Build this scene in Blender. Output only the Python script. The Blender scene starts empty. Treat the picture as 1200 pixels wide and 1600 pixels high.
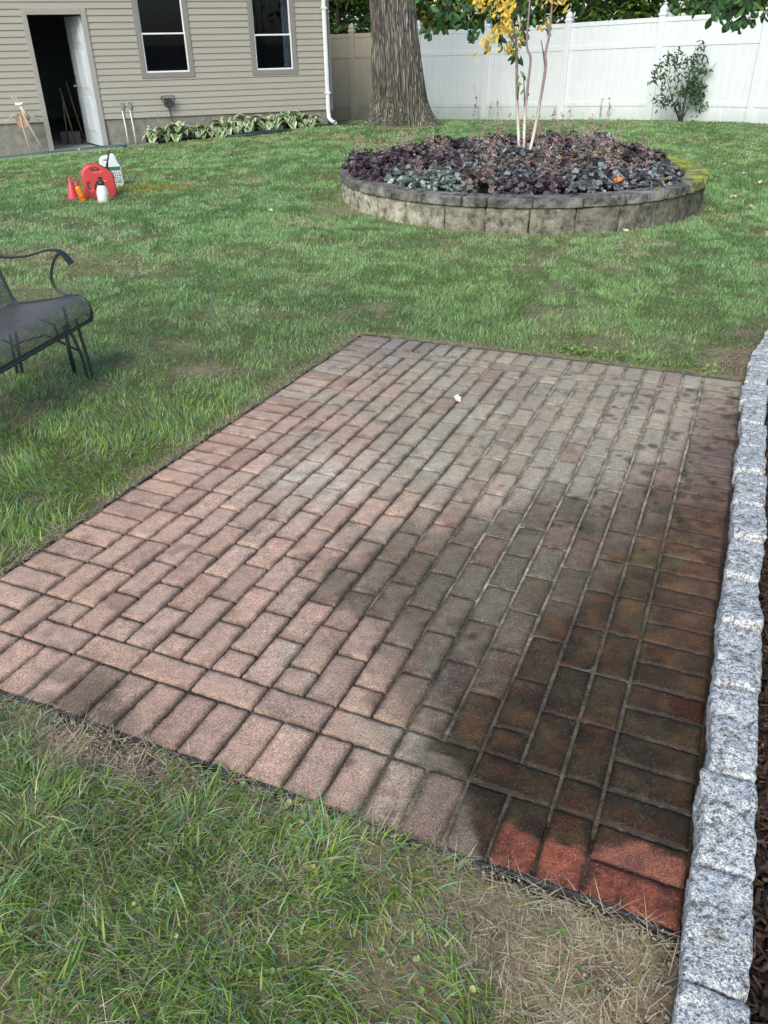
import bpy, math, random
import numpy as np
from mathutils import Vector, Matrix
random.seed(7); rng = np.random.default_rng(11)
S = bpy.context.scene; COL = S.collection
R_ = math.radians

# ------------------------------------------------------------------ camera
CAMZ = 1.6
cam_d = bpy.data.cameras.new('camera'); cam = bpy.data.objects.new('camera', cam_d); COL.objects.link(cam)
S.camera = cam
cam_d.sensor_fit = 'VERTICAL'; cam_d.sensor_height = 24.0; cam_d.lens = 24.0 * 1248 / 1600
cam_d.clip_start = 0.02; cam_d.clip_end = 500
cam.location = (0, 0, CAMZ)
PITCH, ROLL = R_(31.0), R_(0.9)
cp, sp, cr, sr = math.cos(PITCH), math.sin(PITCH), math.cos(ROLL), math.sin(ROLL)
Rt = Vector((1, 0, 0)); Up = Vector((0, sp, cp)); Fw = Vector((0, cp, -sp))
ix = cr * Rt - sr * Up; iy = sr * Rt + cr * Up
cam.rotation_euler = Matrix((ix, iy, -Fw)).transposed().to_euler()

# ------------------------------------------------------------------ sky, sun, exposure
SUN_EL, SUN_AZ = R_(38), R_(-158)          # azimuth from +Y, clockwise
w = bpy.data.worlds.new('World'); S.world = w; w.use_nodes = True
nt = w.node_tree; bg = nt.nodes['Background']
sky = nt.nodes.new('ShaderNodeTexSky'); sky.sky_type = 'NISHITA'; sky.sun_disc = False
sky.sun_elevation = SUN_EL; sky.sun_rotation = SUN_AZ; sky.dust_density = 1.5; sky.air_density = 1.0
nt.links.new(sky.outputs[0], bg.inputs[0]); bg.inputs[1].default_value = 0.15
sun_d = bpy.data.lights.new('sun', 'SUN'); sun = bpy.data.objects.new('sun', sun_d); COL.objects.link(sun)
sun_d.energy = 1.5; sun_d.angle = R_(30); sun_d.color = (1.0, 0.94, 0.84)
sd = Vector((math.sin(SUN_AZ) * math.cos(SUN_EL), math.cos(SUN_AZ) * math.cos(SUN_EL), math.sin(SUN_EL)))
sun.rotation_euler = sd.to_track_quat('Z', 'Y').to_euler()
S.view_settings.view_transform = 'Standard'; S.view_settings.look = 'None'
S.view_settings.exposure = 0.66; S.view_settings.gamma = 1.0
S.render.resolution_x = 768; S.render.resolution_y = 1024

# ------------------------------------------------------------------ numeric helpers
def hash3(i, j, k, seed):
    with np.errstate(over='ignore'):
        h = (i.astype(np.int64) * 73856093) ^ (j.astype(np.int64) * 19349663) ^ (k.astype(np.int64) * 83492791) ^ (seed * 2654435761)
        h = (h ^ (h >> 13)) * 1274126177
        h = h & 0x7fffffff
        h = (h ^ (h >> 15)) * 2246822519 & 0x7fffffff
    return ((h >> 7) % 65536) / 65535.0
def vnoise(x, y, z=None, seed=0):
    x = np.asarray(x, float); y = np.asarray(y, float); z = np.zeros_like(x) if z is None else np.asarray(z, float)
    xi, yi, zi = np.floor(x), np.floor(y), np.floor(z)
    fx, fy, fz = x - xi, y - yi, z - zi
    fx, fy, fz = [t * t * (3 - 2 * t) for t in (fx, fy, fz)]
    r = 0
    for a in (0, 1):
        for b in (0, 1):
            for c in (0, 1):
                r = r + hash3(xi + a, yi + b, zi + c, seed) * (fx if a else 1 - fx) * (fy if b else 1 - fy) * (fz if c else 1 - fz)
    return r
def fbm(x, y, z=None, seed=0, oct=4):
    r, a, t, f = 0, 1.0, 0, 1.0
    for o in range(oct):
        r = r + a * vnoise(np.asarray(x) * f, np.asarray(y) * f, None if z is None else np.asarray(z) * f, seed + o * 17)
        t += a; a *= .5; f *= 2.03
    return r / t
def sst(a, b, x):
    t = np.clip((x - a) / (b - a), 0, 1); return t * t * (3 - 2 * t)
def lin(r, g, b):
    f = lambda c: (c / 255 / 12.92) if c / 255 <= .04045 else ((c / 255 + .055) / 1.055) ** 2.4
    return (f(r), f(g), f(b))

# ------------------------------------------------------------------ terrain (heights relative to the eye, then + CAMZ)
CT = np.array([[-6,-3,-1.449],[-6,0,-1.522],[-6,3,-1.596],[-6,6,-1.669],[-3,-3,-1.47],[-3,0,-1.543],[-3,3,-1.616],[-3,6,-1.69],[0,-3,-1.491],[0,0,-1.564],[0,3,-1.637],[0,6,-1.711],[3,-3,-1.512],[3,0,-1.585],[3,3,-1.658],[3,6,-1.732],[6,-3,-1.532],[6,0,-1.606],[6,3,-1.679],[6,6,-1.753],[-0.572,21.674,-1.84],[2.44,20.406,-1.781],[4.002,19.372,-1.714],[5.575,18.206,-1.643],[7.046,16.783,-1.586],[-6.7,15.404,-1.821],[-5.675,15.766,-1.764],[-4.557,16.161,-1.718],[-0.877,17.461,-1.545],[0.95,8.2,-1.735],[-3,8.5,-1.711],[5,9,-1.769]])
def _tps(C):
    n = len(C); d = np.hypot(C[:, None, 0] - C[None, :, 0], C[:, None, 1] - C[None, :, 1])
    K = np.where(d > 0, d ** 2 * np.log(d + 1e-12), 0) + np.eye(n) * .05
    P = np.c_[np.ones(n), C[:, :2]]; A = np.zeros((n + 3, n + 3)); A[:n, :n] = K; A[:n, n:] = P; A[n:, :n] = P.T
    return np.linalg.solve(A, np.r_[C[:, 2], 0, 0, 0])
TW = _tps(CT)
def plane_z(x, y): return -1.5640 - 0.00697 * x - 0.02446 * y + CAMZ
def T(x, y):
    x = np.asarray(x, float); y = np.asarray(y, float); sh = np.broadcast(x, y).shape
    X = np.broadcast_to(x, sh).ravel(); Y = np.broadcast_to(y, sh).ravel(); out = np.zeros(len(X))
    Xc = np.clip(X, -9, 12); Yc = np.clip(Y, -4, 24)
    for i in range(0, len(X), 50000):
        a, b = Xc[i:i + 50000], Yc[i:i + 50000]
        d = np.hypot(a[:, None] - CT[:, 0], b[:, None] - CT[:, 1]); K = np.where(d > 0, d ** 2 * np.log(d + 1e-12), 0)
        out[i:i + 50000] = K @ TW[:-3] + TW[-3] + TW[-2] * a + TW[-1] * b
    # near the patio the ground is exactly the patio's own plane
    pz = plane_z(X, Y) - CAMZ; k = sst(5.5, 8.0, Y)
    out = pz * (1 - k) + out * k
    return (out + CAMZ).reshape(sh)
def Tz(x, y): return float(T(np.array([x]), np.array([y]))[0])

# ------------------------------------------------------------------ patio frame
U = 0.105; PX0, PY0, PTH = -1.5133, 1.9203, -0.4112
M3 = np.array([[0.99996794, 0.00395518, 0.00696295], [-0.00412436, 0.99969248, 0.02445272], [-0.00686409, -0.02448065, 0.99967674]])
pc, ps = math.cos(PTH), math.sin(PTH)
MP = Matrix.Identity(4)
_A = M3 @ np.array([[pc, -ps, 0], [ps, pc, 0], [0, 0, 1]]); _t = M3 @ np.array([PX0, PY0, -1.5635]) + np.array([0, 0, CAMZ])
for i in range(3):
    for j in range(3): MP[i][j] = _A[i, j]
    MP[i][3] = _t[i]
def to_patio(x, y):      # world xy on the patio plane -> patio units
    z = plane_z(x, y); v = np.stack([x - _t[0], y - _t[1], z - _t[2]], -1) @ _A
    return v[..., 0] / U, v[..., 1] / U
def P2W(X, Y, z=0.0):    # patio units -> world
    v = _A @ np.array([X * U, Y * U, z]) + _t
    return Vector(v)
PL = 33.1     # patio length in brick widths

# ------------------------------------------------------------------ mesh helpers
class MB:
    def __init__(s): s.v = []; s.f = []; s.c = []; s.n = 0; s.hc = False
    def add(s, v, f, col=None):
        v = np.asarray(v, float).reshape(-1, 3); o = s.n
        s.v.append(v); s.n += len(v)
        s.f += [tuple(int(i) + o for i in q) for q in f]
        if col is not None: s.hc = True
        c = np.ones((len(v), 3)) if col is None else np.broadcast_to(np.asarray(col, float), (len(v), 3))
        s.c.append(c); return s
    def box(s, x0, x1, y0, y1, z0, z1, col=None):
        v = [(x, y, z) for x in (x0, x1) for y in (y0, y1) for z in (z0, z1)]
        return s.add(v, [(0, 1, 3, 2), (4, 6, 7, 5), (0, 4, 5, 1), (2, 3, 7, 6), (0, 2, 6, 4), (1, 5, 7, 3)], col)
    def tube(s, pts, r, n=8, col=None, cap=True, flat=None):
        pts = [Vector(p) for p in pts]; k = len(pts); rs = [r] * k if isinstance(r, (int, float)) else list(r)
        V = []; up = None
        for i, p in enumerate(pts):
            d = (pts[min(i + 1, k - 1)] - pts[max(i - 1, 0)]).normalized()
            if up is None: up = Vector((0, 0, 1)) if abs(d.z) < .9 else Vector((1, 0, 0))
            a = d.cross(up).normalized(); b = a.cross(d).normalized(); up = b
            for j in range(n):
                t = 2 * math.pi * j / n; fb = flat if flat else 1
                V.append(p + rs[i] * (math.cos(t) * a + math.sin(t) * b * fb))
        F = [(i * n + j, i * n + (j + 1) % n, (i + 1) * n + (j + 1) % n, (i + 1) * n + j) for i in range(k - 1) for j in range(n)]
        if cap: F += [tuple(range(n - 1, -1, -1)), tuple((k - 1) * n + j for j in range(n))]
        return s.add([tuple(v) for v in V], F, col)
    def lathe(s, prof, c=(0, 0, 0), n=20, col=None, sx=1, sy=1):
        V = [(c[0] + r * sx * math.cos(2 * math.pi * j / n), c[1] + r * sy * math.sin(2 * math.pi * j / n), c[2] + z) for r, z in prof for j in range(n)]
        k = len(prof)
        F = [(i * n + j, i * n + (j + 1) % n, (i + 1) * n + (j + 1) % n, (i + 1) * n + j) for i in range(k - 1) for j in range(n)]
        F += [tuple(range(n - 1, -1, -1)), tuple((k - 1) * n + j for j in range(n))]
        return s.add(V, F, col)
    def build(s, name, m, parent=None, bev=0, smooth=False, origin=None):
        me = bpy.data.meshes.new(name); V = np.concatenate(s.v)
        if origin is not None: V = V - np.array(origin)
        me.from_pydata(V.tolist(), [], s.f); me.materials.append(m)
        if s.hc:
            C = np.concatenate(s.c); a = me.color_attributes.new('col', 'FLOAT_COLOR', 'POINT')
            a.data.foreach_set('color', np.c_[C, np.ones(len(C))].astype(np.float32).ravel())
        if smooth: me.polygons.foreach_set('use_smooth', [True] * len(me.polygons))
        me.update(); o = bpy.data.objects.new(name, me); COL.objects.link(o)
        if origin is not None and parent is None: o.location = origin
        if parent: o.parent = parent
        if bev:
            b = o.modifiers.new('bevel', 'BEVEL'); b.width = bev; b.segments = 2; b.limit_method = 'ANGLE'
        return o
def fast_mesh(name, V, loops, sizes, m, attrs=None, smooth=False):
    me = bpy.data.meshes.new(name); me.vertices.add(len(V)); me.vertices.foreach_set('co', V.astype(np.float32).ravel())
    me.loops.add(len(loops)); me.loops.foreach_set('vertex_index', loops.astype(np.int32))
    me.polygons.add(len(sizes)); st = np.concatenate([[0], np.cumsum(sizes)[:-1]]).astype(np.int32)
    me.polygons.foreach_set('loop_start', st)
    try: me.polygons.foreach_set('loop_total', sizes.astype(np.int32))
    except Exception: pass
    if smooth: me.polygons.foreach_set('use_smooth', np.ones(len(sizes), bool))
    me.materials.append(m)
    for k, v in (attrs or {}).items():
        if v.ndim == 2:
            a = me.color_attributes.new(k, 'FLOAT_COLOR', 'POINT'); a.data.foreach_set('color', np.c_[v, np.ones(len(v))].astype(np.float32).ravel())
        else:
            a = me.attributes.new(k, 'FLOAT', 'POINT'); a.data.foreach_set('value', v.astype(np.float32))
    me.update(calc_edges=True); me.validate()
    o = bpy.data.objects.new(name, me); COL.objects.link(o); return o
def tag(o, label=None, cat=None, group=None, kind=None):
    if label: o['label'] = label
    if cat: o['category'] = cat
    if group: o['group'] = group
    if kind: o['kind'] = kind
    return o
def empty(name, loc=(0, 0, 0), rz=0, **k):
    o = bpy.data.objects.new(name, None); COL.objects.link(o); o.location = loc; o.rotation_euler = (0, 0, rz)
    o.empty_display_size = .1; return tag(o, **k)
def copy_tree(o, parent=None):
    c = o.copy(); COL.objects.link(c); c.parent = parent
    for ch in list(o.children): copy_tree(ch, c)
    return c
def rounded_block(sx, sy, sz, r, n=8, seed=0, amp=.004, fr=18, oct=3):
    """box with rounded edges and rough faces, centred at 0: verts, faces"""
    V = []; F = []; idx = {}
    g = np.linspace(-1, 1, n + 1)
    def vid(p):
        k = tuple(np.round(p, 5))
        if k not in idx: idx[k] = len(V); V.append(p)
        return idx[k]
    for ax in range(3):
        for sgn in (-1, 1):
            for i in range(n):
                for j in range(n):
                    q = []
                    for a, b in ((i, j), (i + 1, j), (i + 1, j + 1), (i, j + 1)):
                        p = [0, 0, 0]; p[ax] = sgn; p[(ax + 1) % 3] = g[a]; p[(ax + 2) % 3] = g[b]; q.append(vid(tuple(p)))
                    F.append(tuple(q if sgn > 0 else q[::-1]))
    P = np.array(V) * np.array([sx, sy, sz]) / 2; inner = np.array([sx, sy, sz]) / 2 - r
    c = np.clip(P, -inner, inner); d = P - c; L = np.linalg.norm(d, axis=1, keepdims=True); nn = d / np.maximum(L, 1e-9)
    P = c + nn * r
    q = P * fr + seed * 7.3
    P = P + nn * ((fbm(q[:, 0], q[:, 1], q[:, 2], seed, oct) - .5) * 2 * amp)[:, None]
    return P, F

# ------------------------------------------------------------------ material helper
def new_mat(name):
    m = bpy.data.materials.new(name); m.use_nodes = True; return m, m.node_tree, m.node_tree.nodes['Principled BSDF']
def nd(nt, typ, **k):
    n = nt.nodes.new(typ)
    for a, b in k.items(): setattr(n, a, b)
    return n
def coords(nt, sc=(1, 1, 1), src='Object'):
    tc = nd(nt, 'ShaderNodeTexCoord'); mp = nd(nt, 'ShaderNodeMapping'); mp.inputs['Scale'].default_value = sc
    nt.links.new(tc.outputs[src], mp.inputs[0]); return mp.outputs[0]
def noise(nt, vec, scale, detail=4, rough=.6, dist=0):
    n = nd(nt, 'ShaderNodeTexNoise'); n.inputs['Scale'].default_value = scale; n.inputs['Detail'].default_value = detail
    n.inputs['Roughness'].default_value = rough; n.inputs['Distortion'].default_value = dist
    nt.links.new(vec, n.inputs['Vector']); return n.outputs['Fac']
def ramp(nt, fac, stops):
    r = nd(nt, 'ShaderNodeValToRGB'); e = r.color_ramp.elements
    while len(e) < len(stops): e.new(.5)
    for i, (p, c) in enumerate(stops): e[i].position = p; e[i].color = (*c, 1) if len(c) == 3 else c
    nt.links.new(fac, r.inputs[0]); return r.outputs[0]
def mix(nt, a, b, fac, mode='MIX'):
    m = nd(nt, 'ShaderNodeMix', data_type='RGBA', blend_type=mode)
    for s, v in ((0, fac), (6, a), (7, b)):
        if hasattr(v, 'is_output'): nt.links.new(v, m.inputs[s])
        elif s == 0: m.inputs[0].default_value = v
        else: m.inputs[s].default_value = (*v, 1)
    return m.outputs[2]
def bump(nt, bs, h, strength, dist, prev=None):
    b = nd(nt, 'ShaderNodeBump'); b.inputs['Strength'].default_value = strength; b.inputs['Distance'].default_value = dist
    nt.links.new(h, b.inputs['Height'])
    if prev is not None: nt.links.new(prev, b.inputs['Normal'])
    nt.links.new(b.outputs[0], bs.inputs['Normal']); return b.outputs[0]
def mathn(nt, op, a, b=None, clamp=False):
    m = nd(nt, 'ShaderNodeMath', operation=op, use_clamp=clamp)
    for i, v in enumerate((a, b)):
        if v is None: continue
        if hasattr(v, 'is_output'): nt.links.new(v, m.inputs[i])
        else: m.inputs[i].default_value = v
    return m.outputs[0]
def attr(nt, name, out='Color'):
    a = nd(nt, 'ShaderNodeAttribute', attribute_name=name); return a.outputs[out]
def pm(name, c1, c2=None, scale=20, rough=.6, bmp=0, bd=.002, metal=0, sc=(1, 1, 1), lo=.35, hi=.65, detail=4, spec=.5, col=False):
    m, nt, bs = new_mat(name); bs.inputs['Roughness'].default_value = rough; bs.inputs['Metallic'].default_value = metal
    bs.inputs['Specular IOR Level'].default_value = spec
    v = coords(nt, sc); f = noise(nt, v, scale, detail)
    c = ramp(nt, f, [(lo, c1), (hi, c2 or tuple(x * .8 for x in c1))])
    if col: c = mix(nt, c, attr(nt, 'col'), 1.0, 'MULTIPLY')
    nt.links.new(c, bs.inputs['Base Color'])
    if bmp: bump(nt, bs, f, bmp, bd)
    return m
def leaf_mat(name, trans=.3, rough=.5, var=.25, scale=30):
    m, nt, bs = new_mat(name); v = coords(nt); f = noise(nt, v, scale, 2)
    c = mix(nt, attr(nt, 'col'), ramp(nt, f, [(.3, (1 - var,) * 3), (.7, (1 + var,) * 3)]), 1.0, 'MULTIPLY')
    nt.links.new(c, bs.inputs['Base Color']); bs.inputs['Roughness'].default_value = rough; bs.inputs['Specular IOR Level'].default_value = .35
    tr = nd(nt, 'ShaderNodeBsdfTranslucent'); nt.links.new(c, tr.inputs[0]); mx = nd(nt, 'ShaderNodeMixShader'); mx.inputs[0].default_value = trans
    nt.links.new(bs.outputs[0], mx.inputs[1]); nt.links.new(tr.outputs[0], mx.inputs[2])
    nt.links.new(mx.outputs[0], nt.nodes['Material Output'].inputs[0]); return m

# brick
def brick_material():
    m, nt, bs = new_mat('brick_paver'); v = coords(nt)
    wet = attr(nt, 'wet', 'Fac'); base = attr(nt, 'col')
    f1 = noise(nt, v, 260, 3, .7); f2 = noise(nt, v, 22, 5, .65); f3 = noise(nt, v, 90, 4, .7)
    c = mix(nt, base, ramp(nt, f1, [(.38, (.50, .48, .47)), (.5, (1, 1, 1)), (.62, (1.5, 1.5, 1.5))]), 1.0, 'MULTIPLY')
    c = mix(nt, c, ramp(nt, f2, [(.3, (.76, .78, .78)), (.65, (1.13, 1.12, 1.1))]), 1.0, 'MULTIPLY')
    c = mix(nt, c, ramp(nt, f3, [(.34, (.66, .68, .66)), (.5, (1.04, 1.04, 1.04))]), .8, 'MULTIPLY')
    vo = nd(nt, 'ShaderNodeTexVoronoi'); vo.inputs['Scale'].default_value = 175; nt.links.new(v, vo.inputs['Vector'])
    spk = ramp(nt, vo.outputs['Distance'], [(.17, (1, 1, 1)), (.27, (0, 0, 0))])
    sel = ramp(nt, vo.outputs['Color'], [(.70, (0, 0, 0)), (.76, (1, 1, 1))])
    sp_ = mathn(nt, 'MULTIPLY', spk, sel); sp_ = mathn(nt, 'MULTIPLY', sp_, mathn(nt, 'SUBTRACT', .9, mathn(nt, 'MULTIPLY', wet, .75)))
    c = mix(nt, c, mix(nt, c, (.85, .78, .68), .6), sp_)
    vo2 = nd(nt, 'ShaderNodeTexVoronoi'); vo2.inputs['Scale'].default_value = 60; nt.links.new(v, vo2.inputs['Vector'])
    dk = mathn(nt, 'MULTIPLY', ramp(nt, vo2.outputs['Distance'], [(.08, (1, 1, 1)), (.15, (0, 0, 0))]), ramp(nt, vo2.outputs['Color'], [(.80, (0, 0, 0)), (.84, (1, 1, 1))]))
    c = mix(nt, c, (.05, .04, .03), mathn(nt, 'MULTIPLY', dk, .75))
    nt.links.new(c, bs.inputs['Base Color'])
    rr = nd(nt, 'ShaderNodeMapRange'); rr.inputs[3].default_value = .85; rr.inputs[4].default_value = .42
    nt.links.new(wet, rr.inputs[0]); nt.links.new(rr.outputs[0], bs.inputs['Roughness'])
    sp3 = nd(nt, 'ShaderNodeMapRange'); sp3.inputs[3].default_value = .5; sp3.inputs[4].default_value = .22; nt.links.new(wet, sp3.inputs[0]); nt.links.new(sp3.outputs[0], bs.inputs['Specular IOR Level'])
    b = bump(nt, bs, f1, .55, .0022); bump(nt, bs, f3, .5, .004, b)
    return m
M_BRICK = brick_material()
def joint_material():
    m, nt, bs = new_mat('joint_sand'); v = coords(nt); f = noise(nt, v, 140, 4, .8); g = noise(nt, v, 12, 4, .7)
    c = mix(nt, attr(nt, 'col'), ramp(nt, f, [(.32, (.35, .35, .32)), (.66, (1.6, 1.55, 1.5))]), 1.0, 'MULTIPLY')
    c = mix(nt, c, ramp(nt, g, [(.35, (.45, .48, .40)), (.62, (1.25, 1.25, 1.25))]), 1.0, 'MULTIPLY')
    nt.links.new(c, bs.inputs['Base Color']); bs.inputs['Roughness'].default_value = .95; bump(nt, bs, f, .8, .006); return m
M_JOINT = joint_material()
def granite_material():
    m, nt, bs = new_mat('granite'); v = coords(nt)
    f = noise(nt, v, 210, 3, .75); g = noise(nt, v, 19, 5, .7); h = noise(nt, v, 75, 3, .7)
    c = ramp(nt, f, [(.34, (.07, .07, .07)), (.43, (.31, .33, .34)), (.50, (.54, .55, .54)), (.62, (.76, .76, .73))])
    c = mix(nt, c, ramp(nt, h, [(.38, (.42, .44, .48)), (.52, (1.1, 1.1, 1.1))]), 1.0, 'MULTIPLY')
    c = mix(nt, c, ramp(nt, g, [(.34, (.50, .46, .37)), (.47, (1, 1, .98)), (.75, (1.12, 1.12, 1.12))]), 1.0, 'MULTIPLY')
    # dirt line where the stone meets the soil
    tc = nd(nt, 'ShaderNodeTexCoord'); sx = nd(nt, 'ShaderNodeSeparateXYZ'); nt.links.new(tc.outputs['Object'], sx.inputs[0])
    dz = mathn(nt, 'ADD', sx.outputs[2], mathn(nt, 'MULTIPLY', g, .03))
    k = ramp(nt, dz, [(.0, (.32, .22, .15)), (.022, (1, 1, 1))]); c = mix(nt, c, k, 1.0, 'MULTIPLY')
    nt.links.new(c, bs.inputs['Base Color']); bs.inputs['Roughness'].default_value = .75
    b = bump(nt, bs, g, .9, .02); bump(nt, bs, f, .5, .003, b); return m
M_GRAN = granite_material()
def ground_material():
    m, nt, bs = new_mat('lawn_ground'); v = coords(nt); f = noise(nt, v, 35, 5, .75); g = noise(nt, v, 4, 4, .6); h = noise(nt, v, 160, 3, .8)
    c = mix(nt, attr(nt, 'col'), ramp(nt, f, [(.3, (.5, .5, .45)), (.7, (1.45, 1.4, 1.35))]), 1.0, 'MULTIPLY')
    c = mix(nt, c, ramp(nt, h, [(.3, (.45, .45, .45)), (.66, (1.45, 1.4, 1.35))]), 1.0, 'MULTIPLY')
    c = mix(nt, c, ramp(nt, g, [(.3, (.85, .85, .85)), (.7, (1.1, 1.1, 1.1))]), 1.0, 'MULTIPLY')
    nt.links.new(c, bs.inputs['Base Color']); bs.inputs['Roughness'].default_value = .95; bump(nt, bs, f, .6, .02); return m
M_GROUND = ground_material()
M_GRASS = leaf_mat('grass_blade', .35, .45, .2, 8)
M_LEAF = leaf_mat('leaf', .35, .45, .22, 40)
M_WAXY = leaf_mat('waxy_leaf', .2, .38, .12, 25)
M_DEBRIS = leaf_mat('dry_clippings', .15, .8, .2, 60)
M_MULCHBED = pm('mulch_soil', (.030, .019, .014), (.008, .006, .005), 60, .95, .8, .02)
M_BARKCHIP = leaf_mat('bark_chips', 0, .85, .35, 90)
M_BLKPLASTIC = pm('black_plastic', (.022, .024, .028), (.04, .042, .046), 30, .45, .1)

# ------------------------------------------------------------------ masks (all in world metres)
PLC, PLR = (1.68, 10.30), 2.13        # round planter
PLTOP = CAMZ - 1.40; 
STONE_PATH = [(22.5, -9.5), (22.5, -4), (22.53, 0), (22.54, 8), (22.55, 16), (22.5, 24), (22.45, 29), (22.5, 32), (22.62, 35), (22.95, 38.5), (23.6, 42), (24.7, 45.6), (26.3, 49), (28.4, 52)]
def stone_x(Y): return np.interp(Y, [p[1] for p in STONE_PATH], [p[0] for p in STONE_PATH])
def house_y(x): return 17.418 + (x + 1.0) * .3534       # front wall line
def dry_field(x, y):
    X, Y = to_patio(x, y)
    n = fbm(x * 1.6 + 5, y * 1.6, seed=3, oct=4); n2 = fbm(x * 6, y * 6 + 9, seed=8, oct=3)
    d = .06 + .55 * sst(.50, .68, n) * sst(.3, .62, n2) + .22 * sst(.5, .75, fbm(x * .5 + 2, y * .9, seed=6, oct=3)) * sst(3, 5, y)
    d = d + .38 * sst(-.15, .45, x) * (1 - sst(1.4, 1.9, y)) + .16 * (1 - sst(1.8, 2.6, y)) * sst(.4, .6, n2)
    # worn strip along the patio edges
    dx = np.maximum(np.maximum(-X, X - 22), 0); dy = np.maximum(np.maximum(-Y, Y - PL), 0); e = np.hypot(dx, dy) * U
    d = d + .50 * (1 - sst(.0, .13, e + (n2 - .5) * .2))
    for cx, cy, r, a in [(.55, .88, .24, .98), (.36, .94, .30, .96), (.2, 1.02, .26, .82), (.08, .92, .24, .6), (-.02, 1.12, .14, .5), (.5, .6, .4, .9), (.1, 1.1, .12, .3), (-.35, 1.0, .2, .15), (-2.4, 7.0, .6, .75), (-3.1, 7.4, .7, .7), (-1.9, 6.8, .4, .5), (-1.0, 7.6, .5, .35), (-2.6, 6.2, .5, .35), (-.9, 5.6, .4, .4),
                         (-.76, 8.76, .5, .5), (.6, 7.3, .35, .4), (-.3, 9.3, .35, .95), (2.0, 7.05, .3, .5), (-.64, 6.5, .5, .4), (-1.4, 4.8, .35, .5), (2.05, 4.5, .35, .9), (1.8, 4.7, .3, .5), (.3, 15.9, .7, .6), (-.3, 14.8, .6, .5), (-.7, 15.3, .6, .55),
                         (1.3, 8.0, 1.0, .35), (3.6, 9.2, .5, .4), (-.82, 1.5, .13, .9), (-.66, 1.43, .14, .8), (-.98, 1.62, .12, .7)]:
        d = np.maximum(d, a * (1 - sst(.35 * r, r, np.hypot(x - cx, y - cy) + (n2 - .5) * r * .9)))
    return np.clip(d, 0, 1), e
def bare_field(x, y):     # where blades are missing altogether
    X, Y = to_patio(x, y); n2 = fbm(x * 9, y * 9, seed=21, oct=3)
    b = np.zeros_like(x)
    for cx, cy, r in [(.62, .83, .10), (-.72, 1.50, .10), (-.62, 1.40, .07), (-.85, 1.57, .06), (2.28, 4.62, .16), (2.1, 4.4, .13), (2.35, 5.0, .14), (2.0, 4.25, .08), (.42, .87, .06), (.24, 1.08, .05), (-.5, 1.33, .05), (-.50, 9.45, .34), (-.62, 9.9, .2)]:
        b = np.maximum(b, 1 - sst(.5 * r, r, np.hypot(x - cx, y - cy) + (n2 - .5) * r))
    b = np.maximum(b, .85 * sst(21.3, 21.9, X) * (Y < 1))
    b = np.maximum(b, sst(stone_x(Y) - 1.9, stone_x(Y) - .9, X + (n2 - .5) * 2) * (Y > PL) * (Y < 41))
    # soil collar at the planter foot
    r = np.hypot(x - PLC[0], y - PLC[1]) - PLR; b = np.maximum(b, (1 - sst(.02, .12, r + (n2 - .5) * .1)) * .8)
    # under the tree
    b = np.maximum(b, (1 - sst(.85, 1.3, np.hypot(x - .42, (y - 17.2)))) * .9)
    return b
def grass_ok(x, y):
    X, Y = to_patio(x, y)
    ok = ~((X > -.12) & (X < 22.5) & (Y > -.12) & (Y < PL + .12))
    ok &= ~(X > stone_x(Y) - .55) | (Y > 48)
    ok &= np.hypot(x - PLC[0], y - PLC[1]) > PLR - .01
    ok &= y < np.where(x < -3.4, house_y(x) - .62, np.where(x < -.6, house_y(x) - .55, np.where(x < .95, 21.2, np.interp(x, [.95, 2.44, 4, 5.575, 7.05, 11], [21.0, 20.4, 19.37, 18.2, 16.78, 12.7]) - .05)))
    return ok

# ------------------------------------------------------------------ ground sheet
def axis(segs):
    out = []
    for a, b, n in segs: out += list(np.linspace(a, b, n, endpoint=False))
    return np.array(out + [segs[-1][1]])
gx = axis([(-80, -12, 10), (-12, -4, 24), (-4, 4.5, 190), (4.5, 13, 26), (13, 80, 10)])
gy = axis([(-40, -3, 8), (-3, 0, 12), (0, 6.2, 150), (6.2, 14, 90), (14, 26, 60), (26, 90, 12)])
GX, GY = np.meshgrid(gx, gy); Z = T(GX, GY)
Xp, Yp = to_patio(GX, GY)
inp = (Xp > -.05) & (Xp < 23) & (Yp > -.05) & (Yp < PL + .05)
bed = (Xp > stone_x(Yp) - .3) & (Yp < 46) & (Yp > -60) & (Xp < 80)
Z = Z + (fbm(GX * 5, GY * 5, seed=2, oct=4) - .5) * .018 * (~inp) - .07 * inp - .06 * bed
inpl = np.hypot(GX - PLC[0], GY - PLC[1]) < PLR - .1
dr, _e = dry_field(GX, GY); ba = bare_field(GX, GY)
cg = np.array([.105, .115, .045]); cd = np.array([.26, .215, .14]); cb = np.array([.22, .17, .12])
C = cg + (cd - cg) * dr[..., None]; C = C + (cb - C) * ba[..., None]
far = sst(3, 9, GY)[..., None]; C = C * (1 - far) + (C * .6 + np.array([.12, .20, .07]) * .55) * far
ny, nx = GX.shape; ii = np.arange(ny * nx).reshape(ny, nx)
q = np.stack([ii[:-1, :-1], ii[:-1, 1:], ii[1:, 1:], ii[1:, :-1]], -1).reshape(-1, 4)
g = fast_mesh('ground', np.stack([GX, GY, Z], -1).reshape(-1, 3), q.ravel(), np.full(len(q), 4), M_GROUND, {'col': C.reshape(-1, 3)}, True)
tag(g, kind='structure')

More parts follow.
